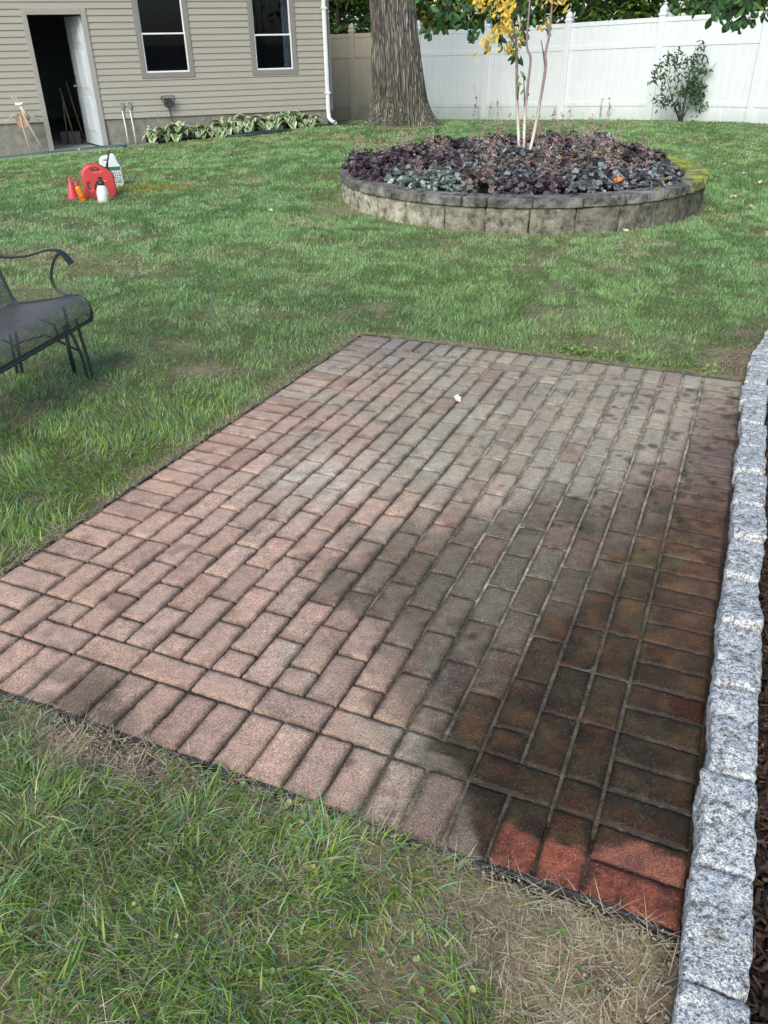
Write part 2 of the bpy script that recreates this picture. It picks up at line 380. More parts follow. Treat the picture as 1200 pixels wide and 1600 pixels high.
# ------------------------------------------------------------------ patio bricks
def stain(X, Y, jt=0.0):
    """colour and wetness of the paving at patio coordinates (brick widths)"""
    n = fbm(X * .45, Y * .45, seed=31, oct=5); n2 = fbm(X * 1.7, Y * 1.7, seed=37, oct=4); n3 = fbm(X * 5, Y * 5, seed=41, oct=3)
    nn = (n - .5) * 2
    pink = np.array([.53, .352, .262]); grey = np.array([.375, .325, .24]); tan = np.array([.52, .45, .34])
    dark = np.array([.032, .018, .008]); olive = np.array([.052, .036, .016]); red = np.array([.26, .078, .042]); brown = np.array([.135, .100, .070])
    # greying towards the far right
    gq = sst(-8, 7, (X - 8) + (Y - 17) * .75 + nn * 9)
    C = pink + (grey - pink) * (gq * .92)[..., None]
    edge = sst(25, 32, Y + nn * 4) * (1 - sst(2, 9, X)); C = C + (np.array([.23, .21, .19]) - C) * (edge * .7)[..., None]
    pale = np.exp(-(((X - 6.4) / 1.9) ** 2 + ((Y - 14.9) / 2.3) ** 2)) * 1.1 * (.35 + .65 * sst(.35, .6, n2)); C = C + (np.array([.66, .60, .49]) - C) * pale[..., None] * .8
    C = C + (tan - C) * (sst(.5, .75, n) * gq * .45)[..., None]
    # mid brown damp halo
    b1 = np.interp(Y, [-1, 1, 3, 5, 7, 9, 12, 14, 16, 18, 20, 24, 28, 34], [16.6, 16.3, 15.4, 12.8, 10.4, 9.4, 10.6, 12.8, 15.0, 17.0, 18.6, 19.8, 21.4, 24])
    h = sst(-1.6, 2.4, X + jt * 1.1 - b1 + nn * 1.6 + (n3 - .5) * 1.0)
    C = C + (brown * (1 - .35 * sst(-2.5, .5, X + jt - np.interp(Y, [0, 3, 6, 10, 14, 18, 22], [17.5, 16.1, 15.9, 17.1, 18.2, 20, 23])))[..., None] - C) * (h * .88)[..., None]
    n4 = fbm(X * 3.1, Y * 3.1, seed=47, oct=4); hr = h * sst(.50, .66, n2); C = C + (np.array([.17, .085, .060]) - C) * (hr * .55)[..., None]
    hg = h * sst(.50, .62, n4); C = C + (np.array([.175, .165, .115]) - C) * (hg * .5)[..., None]
    # grey-olive film between the halo and the wet core
    ol = np.exp(-((X - 15.3) / 2.2) ** 2 - ((Y - 10.5) / 2.6) ** 2) ; C = C + (np.array([.17, .15, .10]) - C) * (np.clip(ol * 1.1, 0, 1) * .6)[..., None]
    # wet core
    b2 = np.interp(Y, [-1, .1, .8, 1.6, 2.2, 3, 4.5, 6, 8, 10, 12, 14, 16, 18, 20, 22], [18.1, 17.75, 17.35, 16.95, 16.7, 16.1, 15.8, 15.9, 16.5, 17.1, 17.6, 18.2, 19.0, 20.0, 21.0, 23])
    wv = X + jt - b2 + nn * np.where(Y < 2.5, .25, 1.3) + (n3 - .5) * .25
    wt = sst(-.05 - .16 * np.clip(Y - 2, 0, 8), .22 + .14 * np.clip(Y, 0, 12), wv)
    wc = dark + (olive - dark) * sst(.35, .65, n2)[..., None] + np.array([.030, .009, .002]) * sst(.48, .66, fbm(X * 2.0, Y * 2.0, seed=53, oct=4))[..., None]
    wc = wc * (1 + 1.3 * sst(5, 16, Y))[..., None]
    C = C + (wc - C) * (wt * .96)[..., None]
    # reddish strip along the kerb stones higher up
    rs = sst(20.0, 21.6, X + nn * 1.2) * sst(6, 12, Y) * (1 - sst(22, 31, Y + nn * 4)); C = C + (np.array([.125, .062, .040]) - C) * (rs * .55)[..., None]
    rs = sst(19.8, 20.6, X) * sst(17, 20, Y) * (1 - sst(27, 31, Y + nn * 3)); C = C + (np.array([.24, .165, .135]) - C) * (rs * .45)[..., None]
    # rinsed clean red corner
    ce = np.interp(X, [17.8, 18.2, 19, 19.8, 20.2, 21, 22], [.9, 1.15, 1.05, 1.0, 1.35, 1.8, 1.75])
    cl = sst(-.12, .14, ce - Y + (n2 - .5) * .55 + (n3 - .5) * .3) * sst(17.9, 18.25, X); C = C + (red * (1 + (n3 - .5) * .9 + (n2 - .5) * .7 - .35 * sst(.55, .7, fbm(X * 9, Y * 9, seed=19, oct=2)))[..., None] - C) * (cl * (.80 + .2 * sst(.3, .5, n2)))[..., None]
    wt = wt * (1 - cl) + cl * .35
    # puddle beside the kerb
    pd = 1 - sst(.85, .95, np.hypot((X - 21.6) / .62, (Y - 6.55) / .62) + (n3 - .5) * .35); pd = pd * (Y < 7.02) * (Y > 6.02)
    C = C + (np.array([.055, .018, .006]) - C) * pd[..., None]
    # dry half on the brick at the stain's edge is grey
    # muddy smear on the near left
    mu = np.exp(-((X - 6.3) / 1.3) ** 2 - ((Y - 1.0) / 1.1) ** 2) * sst(.35, .55, n2) + np.exp(-((X - 7.6) / 1.0) ** 2 - ((Y - .3) / .6) ** 2)
    C = C + (np.array([.13, .10, .065]) - C) * (np.clip(mu, 0, 1) * .8)[..., None]
    # scattered darker stains
    st = sst(.68, .76, fbm(X * 1.1, Y * 1.1, seed=61, oct=4)); C = C * (1 - .30 * st[..., None])
    return C, np.clip(wt * .75 + h * .12, 0, 1), wt, h
DROPS = []
rd = random.Random(5)
for k in range(150):
    Yd = rd.uniform(14, 31.5); Xd = 22 - abs(rd.gauss(0, 3.2)) * (1.0 if Yd > 20 else .8); DROPS.append((Xd, Yd, rd.choice([.05, .07, .08, .1, .12, .2, .26])))
DROPS += [(18.6, 22.9, .24), (17.3, 27.2, .2), (19.4, 29.9, .22), (14.2, 1.35, .14), (13.0, 5.6, .12), (15.4, 7.2, .15), (18.9, 18.4, .16)]
bricks = []
def B(x0, y0, x1, y1): bricks.append((x0, y0, x1, y1))
for k in range(33): B(0, k, 2, k + 1); B(20, k, 22, k + 1)
for k in range(18):
    B(2 + k, 0, 3 + k, 2); B(2 + k, 31.1, 3 + k, 33.1)
for k in range(8): B(3 + 2 * k, 2, 5 + 2 * k, 3); B(3 + 2 * k, 30.1, 5 + 2 * k, 31.1)
for c in range(18):
    y0, y1 = (2, 31.1) if c in (0, 17) else (3, 30.1)
    y = y0 + (1 if c % 2 else 0)
    if c % 2: B(2 + c, y0, 3 + c, y0 + 1)
    while y < y1 - .3:
        B(2 + c, y, 3 + c, min(y + 2, y1)); y += 2
VV = []; LL = []; SZ = []; CC = []; WW = []; off = 0
for (x0, y0, x1, y1) in bricks:
    gp = float(np.interp((x0 + x1) / 2, [9, 17], [.033, .022])) + rd.uniform(0, .012)
    x0 += gp + rd.uniform(0, .012); x1 -= gp + rd.uniform(0, .012); y0 += gp; y1 -= gp + rd.uniform(0, .012)
    nx_ = max(8, int((x1 - x0) * 11)); ny_ = max(8, int((y1 - y0) * 11))
    bx = np.concatenate([[0], np.linspace(.018, (x1 - x0) - .018, nx_), [x1 - x0]]); by = np.concatenate([[0], np.linspace(.018, (y1 - y0) - .018, ny_), [y1 - y0]])
    gx_, gy_ = np.meshgrid(bx, by); nxx, nyy = len(bx), len(by)
    zz = np.zeros_like(gx_); zz[1, :] = -.0012; zz[-2, :] = -.0012; zz[:, 1] = -.0012; zz[:, -2] = -.0012; zz[0, :] = -.03; zz[-1, :] = -.03; zz[:, 0] = -.03; zz[:, -1] = -.03
    cxm, cym = (x1 - x0) / 2, (y1 - y0) / 2
    rot = rd.gauss(0, .006); tx, ty, dz = rd.gauss(0, .006), rd.gauss(0, .006), rd.gauss(0, .0010)
    lx, ly = gx_ - cxm, gy_ - cym
    X = x0 + cxm + lx * math.cos(rot) - ly * math.sin(rot); Y = y0 + cym + lx * math.sin(rot) + ly * math.cos(rot)
    ed = np.minimum(np.minimum(gx_, x1 - x0 - gx_), np.minimum(gy_, y1 - y0 - gy_))
    top = zz > -.01
    chip = (fbm(X * 6, Y * 6, seed=77, oct=2) > .66) & (ed < .05) & top
    zz = zz + np.where(top, (lx * tx + ly * ty) * U + dz + (fbm(X * 7, Y * 7, seed=71, oct=3) - .5) * .0016 - chip * .003, 0)
    jt = float(np.clip(rd.gauss(0, .32), -.7, .7)) * min(1, max(0, (y0 - 1.5) / 2)); C, wt, core, halo = stain(X, Y, jt)
    tone = rd.gauss(1, .06); hue = rd.gauss(.005, .022)
    C = C * tone * np.array([1 + hue, 1, 1 - hue * .6])
    if rd.random() < .10: C = C + (np.array([.30, .17, .13]) * 1.0 - C) * .35 * (1 - core[..., None])
    en = fbm(X * 2.2, Y * 2.2, seed=81, oct=3)
    ek = (1 - sst(.02, .13 + .14 * en, ed)) * sst(.36, .6, en); C = C * (1 - .42 * ek[..., None]); C = C * (1 - .35 * (1 - sst(.0, .04, ed)))[..., None] 
    for (dx_, dy_, dr_) in DROPS:
        if x0 - .4 < dx_ < x1 + .4 and y0 - .4 < dy_ < y1 + .4:
            m_ = (1 - sst(dr_ * .8, dr_ * 1.15, np.hypot(X - dx_, (Y - dy_) * .9) + (fbm(X * 4, Y * 4, seed=9, oct=2) - .5) * .12)); C = C * (1 - .5 * m_[..., None]); wt = np.maximum(wt, m_ * .5)
    V = np.stack([X * U, Y * U, zz], -1).reshape(-1, 3); I = np.arange(nxx * nyy).reshape(nyy, nxx) + off
    q = np.stack([I[:-1, :-1], I[:-1, 1:], I[1:, 1:], I[1:, :-1]], -1).reshape(-1, 4)
    VV.append(V); LL.append(q.ravel()); SZ.append(np.full(len(q), 4)); CC.append(C.reshape(-1, 3)); WW.append(wt.ravel()); off += len(V)
pat = fast_mesh('patio', np.concatenate(VV), np.concatenate(LL), np.concatenate(SZ), M_BRICK, {'col': np.concatenate(CC), 'wet': np.concatenate(WW)}, False)
tag(pat, kind='structure'); pat.matrix_world = MP
# bedding sand that fills the joints
jx = np.arange(-.1, 22.55, .08); jy = np.arange(-.1, PL + .14, .08); JX, JY = np.meshgrid(jx, jy)
n = fbm(JX * .5, JY * .5, seed=91, oct=4); n2 = fbm(JX * 2.2, JY * 2.2, seed=92, oct=3)
C, wt, core, halo = stain(JX, JY)
light = sst(-1, 6, (JX - 10.5) + (JY - 12) * .25 + (n - .5) * 8)
jc = np.array([.065, .060, .040]) + (np.array([.36, .32, .24]) - np.array([.045, .042, .027])) * light[..., None]
jc = jc * (.55 + .9 * n2)[..., None]
jc = jc + (np.array([.078, .060, .047]) - jc) * (core * .85)[..., None]
red = (JY < 1.6) & (JX > 18); jc[red] = jc[red] * .35
ch = sst(21.9, 22.0, JX) * (1 - sst(8, 20, JY)); jc = jc + (np.array([.06, .028, .014]) - jc) * ch[..., None]
ch = sst(21.9, 22.0, JX) * sst(8, 20, JY); jc = jc + (np.array([.05, .045, .035]) - jc) * (ch * .8)[..., None]
JZ = -.012 + light * .006 + (n2 - .5) * .005 - .012 * (JX > 22.0) - .012 * red - .01 * ((JX < 0) | (JY < 0) | (JY > PL))
I = np.arange(JX.size).reshape(JX.shape); q = np.stack([I[:-1, :-1], I[:-1, 1:], I[1:, 1:], I[1:, :-1]], -1).reshape(-1, 4)
js = fast_mesh('joint_sand', np.stack([JX * U, JY * U, JZ], -1).reshape(-1, 3), q.ravel(), np.full(len(q), 4), M_JOINT, {'col': jc.reshape(-1, 3)}, True)
tag(js, kind='structure'); js.matrix_world = MP

# ------------------------------------------------------------------ plastic edging strip round three sides
b = MB()
def wob(a, b_, n, amp):
    out = []
    for i in range(n + 1):
        t = i / n; x = a[0] + (b_[0] - a[0]) * t; y = a[1] + (b_[1] - a[1]) * t; o = (fbm(np.array([x * .3 + 3]), np.array([y * .3]), seed=5, oct=2)[0] - .62) * amp
        dx, dy = b_[0] - a[0], b_[1] - a[1]; L = math.hypot(dx, dy); out.append(P2W(x - dy / L * o, y + dx / L * o, .001 + (vnoise(np.array([x * .6]), np.array([y * .6]), seed=3)[0] - .5) * .006))
    return out
pth = wob((22.0, -.13), (-.13, -.13), 60, .30) + wob((-.13, 0), (-.13, PL + .1), 80, .16)[1:] + wob((0, PL + .13), (22.0, PL + .13), 60, .16)[1:]
b.tube([p + Vector((0, 0, -.004 if i < 62 else -.008)) for i, p in enumerate(pth)], [.0048 if i < 62 else .0042 for i in range(len(pth))], 8)
b.tube([p + Vector((0, 0, -.014)) for p in pth], .003, 6)
e = b.build('edging_strip', M_BLKPLASTIC, origin=tuple(P2W(11, -.13)))
tag(e, 'thin black plastic edging strip running round the brick patio', 'edging')

# ------------------------------------------------------------------ granite kerb stones
cuts = [-7.2, -4.1, -1.35, 1.35, 4.0, 7.1, 9.95, 12.6, 15.1, 17.7, 20.5, 23.2, 25.9, 28.6, 31.3, 34.2, 37.2, 40.3, 43.4, 46.5]
stone_lab = ['granite kerb stone just below the frame', 'granite kerb stone at the very bottom right, cut by the photo edge', 'granite kerb stone beside the rinsed red corner bricks, second from the bottom', 'long white granite kerb stone third from the bottom', 'granite kerb stone fourth from the bottom, just below the puddle',
             'granite kerb stone fifth from the bottom, directly above the puddle', 'granite kerb stone sixth from the bottom', 'granite kerb stone seventh from the bottom', 'granite kerb stone eighth from the bottom', 'granite kerb stone ninth from the bottom, mid way up the row', 'granite kerb stone tenth from the bottom', 'granite kerb stone eleventh from the bottom',
             'granite kerb stone twelfth from the bottom', 'granite kerb stone thirteenth from the bottom', 'granite kerb stone level with the far end of the patio', 'first granite kerb stone beyond the patio, beside bare soil', 'granite kerb stone where the row starts to curve right', 'last granite kerb stone at the right photo edge', 'granite kerb stone beyond the right photo edge']
for k in range(len(cuts) - 1):
    ya, yb = cuts[k] + .042, cuts[k + 1] - .042; ym = (ya + yb) / 2; xm = float(stone_x(ym)); xa, xb = float(stone_x(ya)), float(stone_x(yb))
    L = math.hypot((yb - ya), (xb - xa)) * U; ang = math.atan2(-(xb - xa), (yb - ya))
    wd = rd.uniform(.108, .118); ht = .20
    Pv, F = rounded_block(wd, L * .995, ht, .011, 30, 100 + k, .0085, 34, 5)
    # big facets and skew
    q = Pv * 7 + k * 3.1; off_ = fbm(q[:, 0], q[:, 1], q[:, 2], 300 + k, 2) - .5
    Pv[:, 0] += off_ * .022 * np.sign(Pv[:, 0]); Pv[:, 2] += np.where(Pv[:, 2] > 0, (fbm(q[:, 0] * 1.2, q[:, 1] * 1.2, None, 400 + k, 2) - .5) * .022, 0)
    tw = rd.gauss(0, .05); Pv[:, 2] += np.where(Pv[:, 2] > 0, Pv[:, 0] * tw + Pv[:, 1] * rd.gauss(0, .04), 0)
    Pv[:, 2] += -.10 + .066 + rd.uniform(-.005, .007)
    mb = MB(); mb.add(Pv, F); o = mb.build('kerb_stone', M_GRAN, smooth=True)
    o.matrix_world = MP @ Matrix.Translation((xm * U + .004 + rd.uniform(-.004, .004), ym * U, 0)) @ Matrix.Rotation(ang + rd.gauss(0, .02), 4, 'Z')
    tag(o, stone_lab[k], 'kerb stone', 'granite kerb stones along the patio')

# ------------------------------------------------------------------ mulch bed
my = np.arange(-30, 47, .5); mu_ = np.concatenate([np.linspace(-.1, 6, 24), np.linspace(7, 45, 20)]); MU, MY = np.meshgrid(mu_, my); MX = stone_x(MY) + MU
mz = -.012 + (fbm(MX * .9, MY * .9, seed=14, oct=3) - .5) * .035
I = np.arange(MX.size).reshape(MX.shape); q = np.stack([I[:-1, :-1], I[:-1, 1:], I[1:, 1:], I[1:, :-1]], -1).reshape(-1, 4)
o = fast_mesh('mulch_bed', np.stack([MX * U, MY * U, mz], -1).reshape(-1, 3), q.ravel(), np.full(len(q), 4), M_MULCHBED, None, True); o.matrix_world = MP; tag(o, kind='structure')
def slivers(name, X, Y, z0, L, Wd, Th, cols, m, tilt=.5, label=None, cat=None, mat_world=None):
    n = len(X); az = rng.uniform(0, 2 * np.pi, n); ti = rng.normal(0, tilt, n)
    d = np.stack([np.cos(az) * np.cos(ti), np.sin(az) * np.cos(ti), np.sin(ti)], -1); s_ = np.stack([-np.sin(az), np.cos(az), np.zeros(n)], -1)
    ro = rng.normal(0, .6, n); nrm = np.cross(d, s_); s2 = s_ * np.cos(ro)[:, None] + nrm * np.sin(ro)[:, None]; n2 = np.cross(d, s2)
    c = np.stack([X, Y, z0 + np.abs(np.sin(ti)) * L * .35], -1); V = np.zeros((n, 8, 3)); k = 0
    for a in (-1, 1):
        for b_ in (-1, 1):
            for e_ in (-1, 1):
                V[:, k] = c + d * (a * L / 2)[:, None] + s2 * (b_ * Wd / 2 * (1 - .35 * (a > 0)))[:, None] + n2 * (e_ * Th / 2)[:, None]; k += 1
    V = V + rng.normal(0, .12, V.shape) * np.minimum(Wd, .01)[:, None, None]
    f = np.array([(0, 1, 3, 2), (4, 6, 7, 5), (0, 4, 5, 1), (2, 3, 7, 6), (0, 2, 6, 4), (1, 5, 7, 3)])
    q = (f[None] + np.arange(n)[:, None, None] * 8).reshape(-1, 4)
    o = fast_mesh(name, V.reshape(-1, 3), q.ravel(), np.full(len(q), 4), m, {'col': np.repeat(cols, 8, 0)})
    if mat_world is not None: o.matrix_world = mat_world
    return tag(o, label, cat, kind='stuff')
n = 15000; Ym = rng.uniform(-8, 46, n); Xm = stone_x(Ym) + .62 + rng.exponential(2.2, n)
n_ = len(Ym); pal = np.array([[.060, .032, .020], [.030, .018, .013], [.085, .05, .033], [.13, .085, .055], [.018, .012, .010]])
cols = pal[rng.choice(5, n_, p=[.3, .33, .2, .07, .10])] * rng.uniform(.6, 1.35, (n_, 1))
slivers('bark_mulch', Xm * U, Ym * U, -.008 + rng.uniform(0, .028, n_), rng.uniform(.012, .075, n_), rng.uniform(.003, .014, n_), rng.uniform(.0015, .006, n_), cols, M_BARKCHIP, .35, 'dark shredded bark mulch on the right of the granite kerb stones', 'mulch', MP)

# clippings and straw strewn over the patio
n = 7000; X = rng.uniform(0, 22, n); Y = rng.uniform(0, 33, n)
onj = rng.random(n) < .86
snap = rng.random(n) < .5
X = np.where(onj & snap, np.round(X) + rng.normal(0, .05, n), X); Y = np.where(onj & ~snap & ((X < 2) | (X > 20) | (Y < 3)), np.round(Y) + rng.normal(0, .05, n), Y)
keep = rng.random(n) < np.clip(.35 + .5 * ((Y < 6) | (X > 15)), 0, 1); X, Y = X[keep], Y[keep]; n = len(X)
cl = np.array([.42, .36, .22]) * rng.uniform(.45, 1.1, (n, 1)) * (1 - .45 * sst(15, 18, X) * (1 - sst(12, 18, Y)))[:, None]; gsel = rng.random(n) < .15; cl[gsel] = np.array([.12, .17, .06])
def blades(name, x, y, z, Ln, Wd, az, lean, bend, cols, m, seg, tipcol=None):
    n = len(x); K = seg; t = np.linspace(0, 1, K + 1); V = np.zeros((n, 2 * K + 1, 3)); CL = np.zeros((n, 2 * K + 1, 3))
    th = lean[:, None] + bend[:, None] * t[None]; ds = (Ln / K)[:, None]
    h = np.concatenate([np.zeros((n, 1)), np.cumsum(np.sin(th[:, :-1]) * ds, 1)], 1); v = np.concatenate([np.zeros((n, 1)), np.cumsum(np.cos(th[:, :-1]) * ds, 1)], 1)
    ca, sa = np.cos(az), np.sin(az); tw = rng.normal(0, .5, n); sx, sy = -np.sin(az + tw), np.cos(az + tw)
    for k in range(K + 1):
        p = np.stack([x + ca * h[:, k], y + sa * h[:, k], z + np.maximum(v[:, k], .002)], -1); wk = Wd * (1 - t[k] ** 1.6) / 2 * (.75 + .25 * min(1, t[k] * 4)); sh = .62 + .45 * t[k]
        if k < K:
            s_ = np.stack([sx * wk, sy * wk, np.zeros(n)], -1); V[:, 2 * k] = p - s_; V[:, 2 * k + 1] = p + s_
            CL[:, 2 * k] = cols; CL[:, 2 * k + 1] = cols
        else: V[:, 2 * K] = p; CL[:, 2 * K] = cols if tipcol is None else tipcol
    base = np.arange(n)[:, None] * (2 * K + 1); qs = [np.stack([base[:, 0] + 2 * k, base[:, 0] + 2 * k + 1, base[:, 0] + 2 * k + 3, base[:, 0] + 2 * k + 2], -1) for k in range(K - 1)]
    tr = np.stack([base[:, 0] + 2 * K - 2, base[:, 0] + 2 * K - 1, base[:, 0] + 2 * K], -1)
    loops = np.concatenate([np.concatenate(qs).ravel() if qs else np.zeros(0, int), tr.ravel()]); sizes = np.concatenate([np.full(n * (K - 1), 4), np.full(n, 3)])
    return fast_mesh(name, V.reshape(-1, 3), loops, sizes, m, {'col': CL.reshape(-1, 3)}, True)
o = blades('grass_clippings', X * U, Y * U, np.full(n, .0015), rng.uniform(.005, .026, n), rng.uniform(.0007, .0015, n), rng.uniform(0, 6.28, n), rng.uniform(1.35, 1.56, n), rng.uniform(-.25, .5, n), cl, M_DEBRIS, 4)
o.matrix_world = MP; tag(o, 'dry straw and grass clippings lying on the brick patio and in its joints', 'clippings', kind='stuff')

# ------------------------------------------------------------------ lawn
def lawn(name, d0, d1, seg, dens, power, ref, label, seed, wmul=1):
    r = np.random.default_rng(seed); A = R_(40)
    dd = np.linspace(d0, d1, 400); rho = np.minimum(dens * (ref / dd) ** power, dens * 1.15) * dd * 2 * A; cdf = np.concatenate([[0], np.cumsum((rho[1:] + rho[:-1]) / 2 * np.diff(dd))]); N = int(cdf[-1])
    d = np.interp(r.random(N) * cdf[-1], cdf, dd); a = r.uniform(-A, A, N); x = d * np.sin(a); y = d * np.cos(a)
    k = grass_ok(x, y); x, y, d = x[k], y[k], d[k]
    ba = bare_field(x, y); dr, e = dry_field(x, y)
    k = (r.random(len(x)) > ba * .94); x, y, d, dr, e = x[k], y[k], d[k], dr[k], e[k]
    cl_ = fbm(x * 14, y * 14, seed=55, oct=2); k = r.random(len(x)) < .45 + .75 * cl_; x, y, d, dr, e, cl_ = [q[k] for q in (x, y, d, dr, e, cl_)]
    N = len(x); n1 = fbm(x * 2.2, y * 2.2, seed=44, oct=3); n2 = fbm(x * .7, y * .7 + 4, seed=45, oct=3); n3 = fbm(x * 7, y * 7, seed=46, oct=2)
    L = r.uniform(.028, .062, N) * (.65 + .75 * n1) * (1 + .25 * (cl_ - .5)); L *= (1 - .18 * dr)
    longp = (r.random(N) < .30) & (d < 4); L = np.where(longp, L * r.uniform(1.3, 2.2, N), L)
    L *= 1 - .45 * (1 - sst(0, .06, e))
    L = np.where(d > 4, L * .9, L)
    az = fbm(x * 3.1, y * 3.1, seed=47, oct=2) * 12 + r.normal(0, .9, N)
    lean = np.abs(r.normal(.45, .35, N)) + .45 * dr + .35 * (1 - sst(2.2, 3.2, d)) * r.random(N); bend = r.normal(.9, .5, N) + longp * .5
    Wd = r.uniform(.0018, .0046, N) * wmul * np.maximum(1, d / 4.6)
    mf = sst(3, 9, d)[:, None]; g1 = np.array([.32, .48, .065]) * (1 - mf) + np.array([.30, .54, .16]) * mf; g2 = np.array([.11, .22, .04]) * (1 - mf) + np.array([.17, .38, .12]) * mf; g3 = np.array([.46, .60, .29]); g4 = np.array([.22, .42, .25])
    t = np.clip(n2 * 1.6 - .35 + r.normal(0, .25, N), 0, 1)[:, None]; C = g2 + (g1 - g2) * t
    k = r.random(N) < .28 + .25 * (n3 - .5); C[k] = g3 * r.uniform(.7, 1.1, (k.sum(), 1)); k = r.random(N) < .16; C[k] = g4
    C = C * r.uniform(.72, 1.22, (N, 1))
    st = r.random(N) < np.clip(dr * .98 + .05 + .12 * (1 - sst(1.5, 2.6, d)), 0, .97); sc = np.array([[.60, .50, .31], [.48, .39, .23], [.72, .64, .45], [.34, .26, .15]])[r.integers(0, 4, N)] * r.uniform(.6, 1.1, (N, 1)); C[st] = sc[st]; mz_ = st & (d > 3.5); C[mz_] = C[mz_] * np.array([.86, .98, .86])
    bl = st & (d < 7); lean[bl] += .5; 
    z = T(x, y) + .0 - .004
    near = 1 + .0 * d
    print(name, N)
    return tag(blades(name, x, y, z, L, Wd, az, lean, bend, C, M_GRASS, seg), label, 'grass', kind='stuff')
lawn('lawn_grass', .4, 2.9, 5, 26000, 1.15, 1.4, 'mixed green and straw-dry lawn grass nearest the camera, below and left of the patio', 1)
lawn('lawn_grass', 2.9, 8.0, 3, 17000, 1.0, 2.9, 'mown green lawn with pale dry patches behind and left of the patio', 2, 1.1)
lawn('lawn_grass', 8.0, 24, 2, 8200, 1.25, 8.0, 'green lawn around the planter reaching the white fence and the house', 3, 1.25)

n = 9000; a_ = rng.uniform(0, 6.28, n); cx_ = np.array([.62, -.72, -.62, -.85, 2.28, 2.1, 2.35, 2.0, .42, .24, -.5, .7]); cy_ = np.array([.83, 1.50, 1.40, 1.57, 4.62, 4.4, 5.0, 4.25, .87, 1.08, 1.33, .62]); i_ = rng.integers(0, 12, n)
X = cx_[i_] + rng.normal(0, .11, n); Y = cy_[i_] + rng.normal(0, .11, n); k = grass_ok(X, Y) & (bare_field(X, Y) > rng.random(n) * .8); X, Y = X[k], Y[k]; n = len(X)
sc = np.array([[.30, .235, .165], [.17, .13, .09], [.42, .36, .27], [.10, .075, .05]])[rng.integers(0, 4, n)] * rng.uniform(.6, 1.2, (n, 1)); s0 = .0012 + .006 * rng.random(n) ** 4
slivers('soil_crumbs', X, Y, T(X, Y) - .001 + s0 * .2, s0 * rng.uniform(1, 2, n), s0, s0 * .8, sc, M_BARKCHIP, .6, 'loose crumbs of dry soil in the bare patches beside the patio', 'soil')
n = 1500; i_ = rng.integers(0, 12, n); X = cx_[i_] + rng.normal(0, .13, n); Y = cy_[i_] + rng.normal(0, .13, n); k = grass_ok(X, Y); X, Y = X[k], Y[k]; n = len(X)
tag(blades('dead_straw', X, Y, T(X, Y) + .002, rng.uniform(.02, .09, n), rng.uniform(.001, .0025, n), rng.uniform(0, 6.28, n), rng.uniform(1.15, 1.55, n), rng.uniform(-.5, .5, n), np.array([.62, .52, .34]) * rng.uniform(.5, 1.1, (n, 1)), M_DEBRIS, 4), 'dead straw lying flat over the bare soil patches beside the patio', 'straw', kind='stuff')

n = 5200; t = rng.uniform(0, 22 + 33 + 22, n); t = t[(t > 22) | (rng.random(n) < .5)]; n = len(t); X = np.where(t < 22, t, np.where(t < 55, 0, t - 55)); Y = np.where(t < 22, 0, np.where(t < 55, t - 22, PL)); o_ = np.abs(rng.normal(.12, .45, n)) - .08
X = X - np.where((t >= 22) & (t < 55), o_, 0); Y = Y + np.where(t < 22, -o_, np.where(t >= 55, o_, 0)); k = X < 21.7; X, Y = X[k], Y[k]; n = len(X)
o = blades('edge_straw', X * U, Y * U, np.full(n, .001), rng.uniform(.015, .05, n), rng.uniform(.0009, .0022, n), rng.uniform(0, 6.28, n), rng.uniform(1.0, 1.5, n), rng.uniform(-.4, .6, n), np.array([.58, .50, .33]) * rng.uniform(.45, 1.15, (n, 1)), M_DEBRIS, 4); o.matrix_world = MP
tag(o, 'dry straw lying over the patio edging where lawn meets brick', 'straw', kind='stuff')

def near_layer(name, n, Lr, Wr, ln, bd, cols, label, thr, seed):
    r = np.random.default_rng(seed); x = r.uniform(-1.5, 1.1, n * 4); y = r.uniform(.55, 2.9, n * 4); q = fbm(x * 5, y * 5, seed=seed + 60, oct=3); k = grass_ok(x, y) & (q + r.normal(0, .05, len(x)) > thr) & (bare_field(x, y) < .5) & ((dry_field(x, y)[0] < .42) | (name == 'dry_thatch')); x, y = x[k][:n], y[k][:n]; n = len(x)
    C = np.array(cols)[r.integers(0, len(cols), n)] * r.uniform(.7, 1.15, (n, 1))
    tag(blades(name, x, y, T(x, y) + .003, r.uniform(*Lr, n), r.uniform(*Wr, n), r.uniform(0, 6.28, n), r.uniform(*ln, n), r.uniform(*bd, n), C, M_GRASS, 5), label, 'grass', kind='stuff')
near_layer('wide_blade_grass', 3200, (.03, .075), (.0035, .0065), (.5, 1.25), (.2, 1.2), [(.24, .40, .07), (.18, .34, .06), (.34, .46, .12), (.14, .28, .05)], 'clumps of wide bladed yellow green grass in the near lawn', .52, 5)
near_layer('dry_thatch', 5200, (.03, .11), (.0009, .002), (1.0, 1.5), (-.4, .8), [(.62, .53, .34), (.72, .64, .46), (.46, .37, .22)], 'long pale dry stems tangled through the near lawn', .44, 6)

def at(px, py, Y):        # a point on the plane y = Y seen at photo pixel (px, py)
    a, b_ = (px - 600) / 1248, (800 - py) / 1248
    d = (cr * a + sr * b_) * Rt + (-sr * a + cr * b_) * Up + Fw; k = Y / d.y
    return Vector((d.x * k, Y, d.z * k + CAMZ))
def rot_to(n):
    n = Vector(n).normalized(); return n.to_track_quat('Z', 'Y').to_matrix()

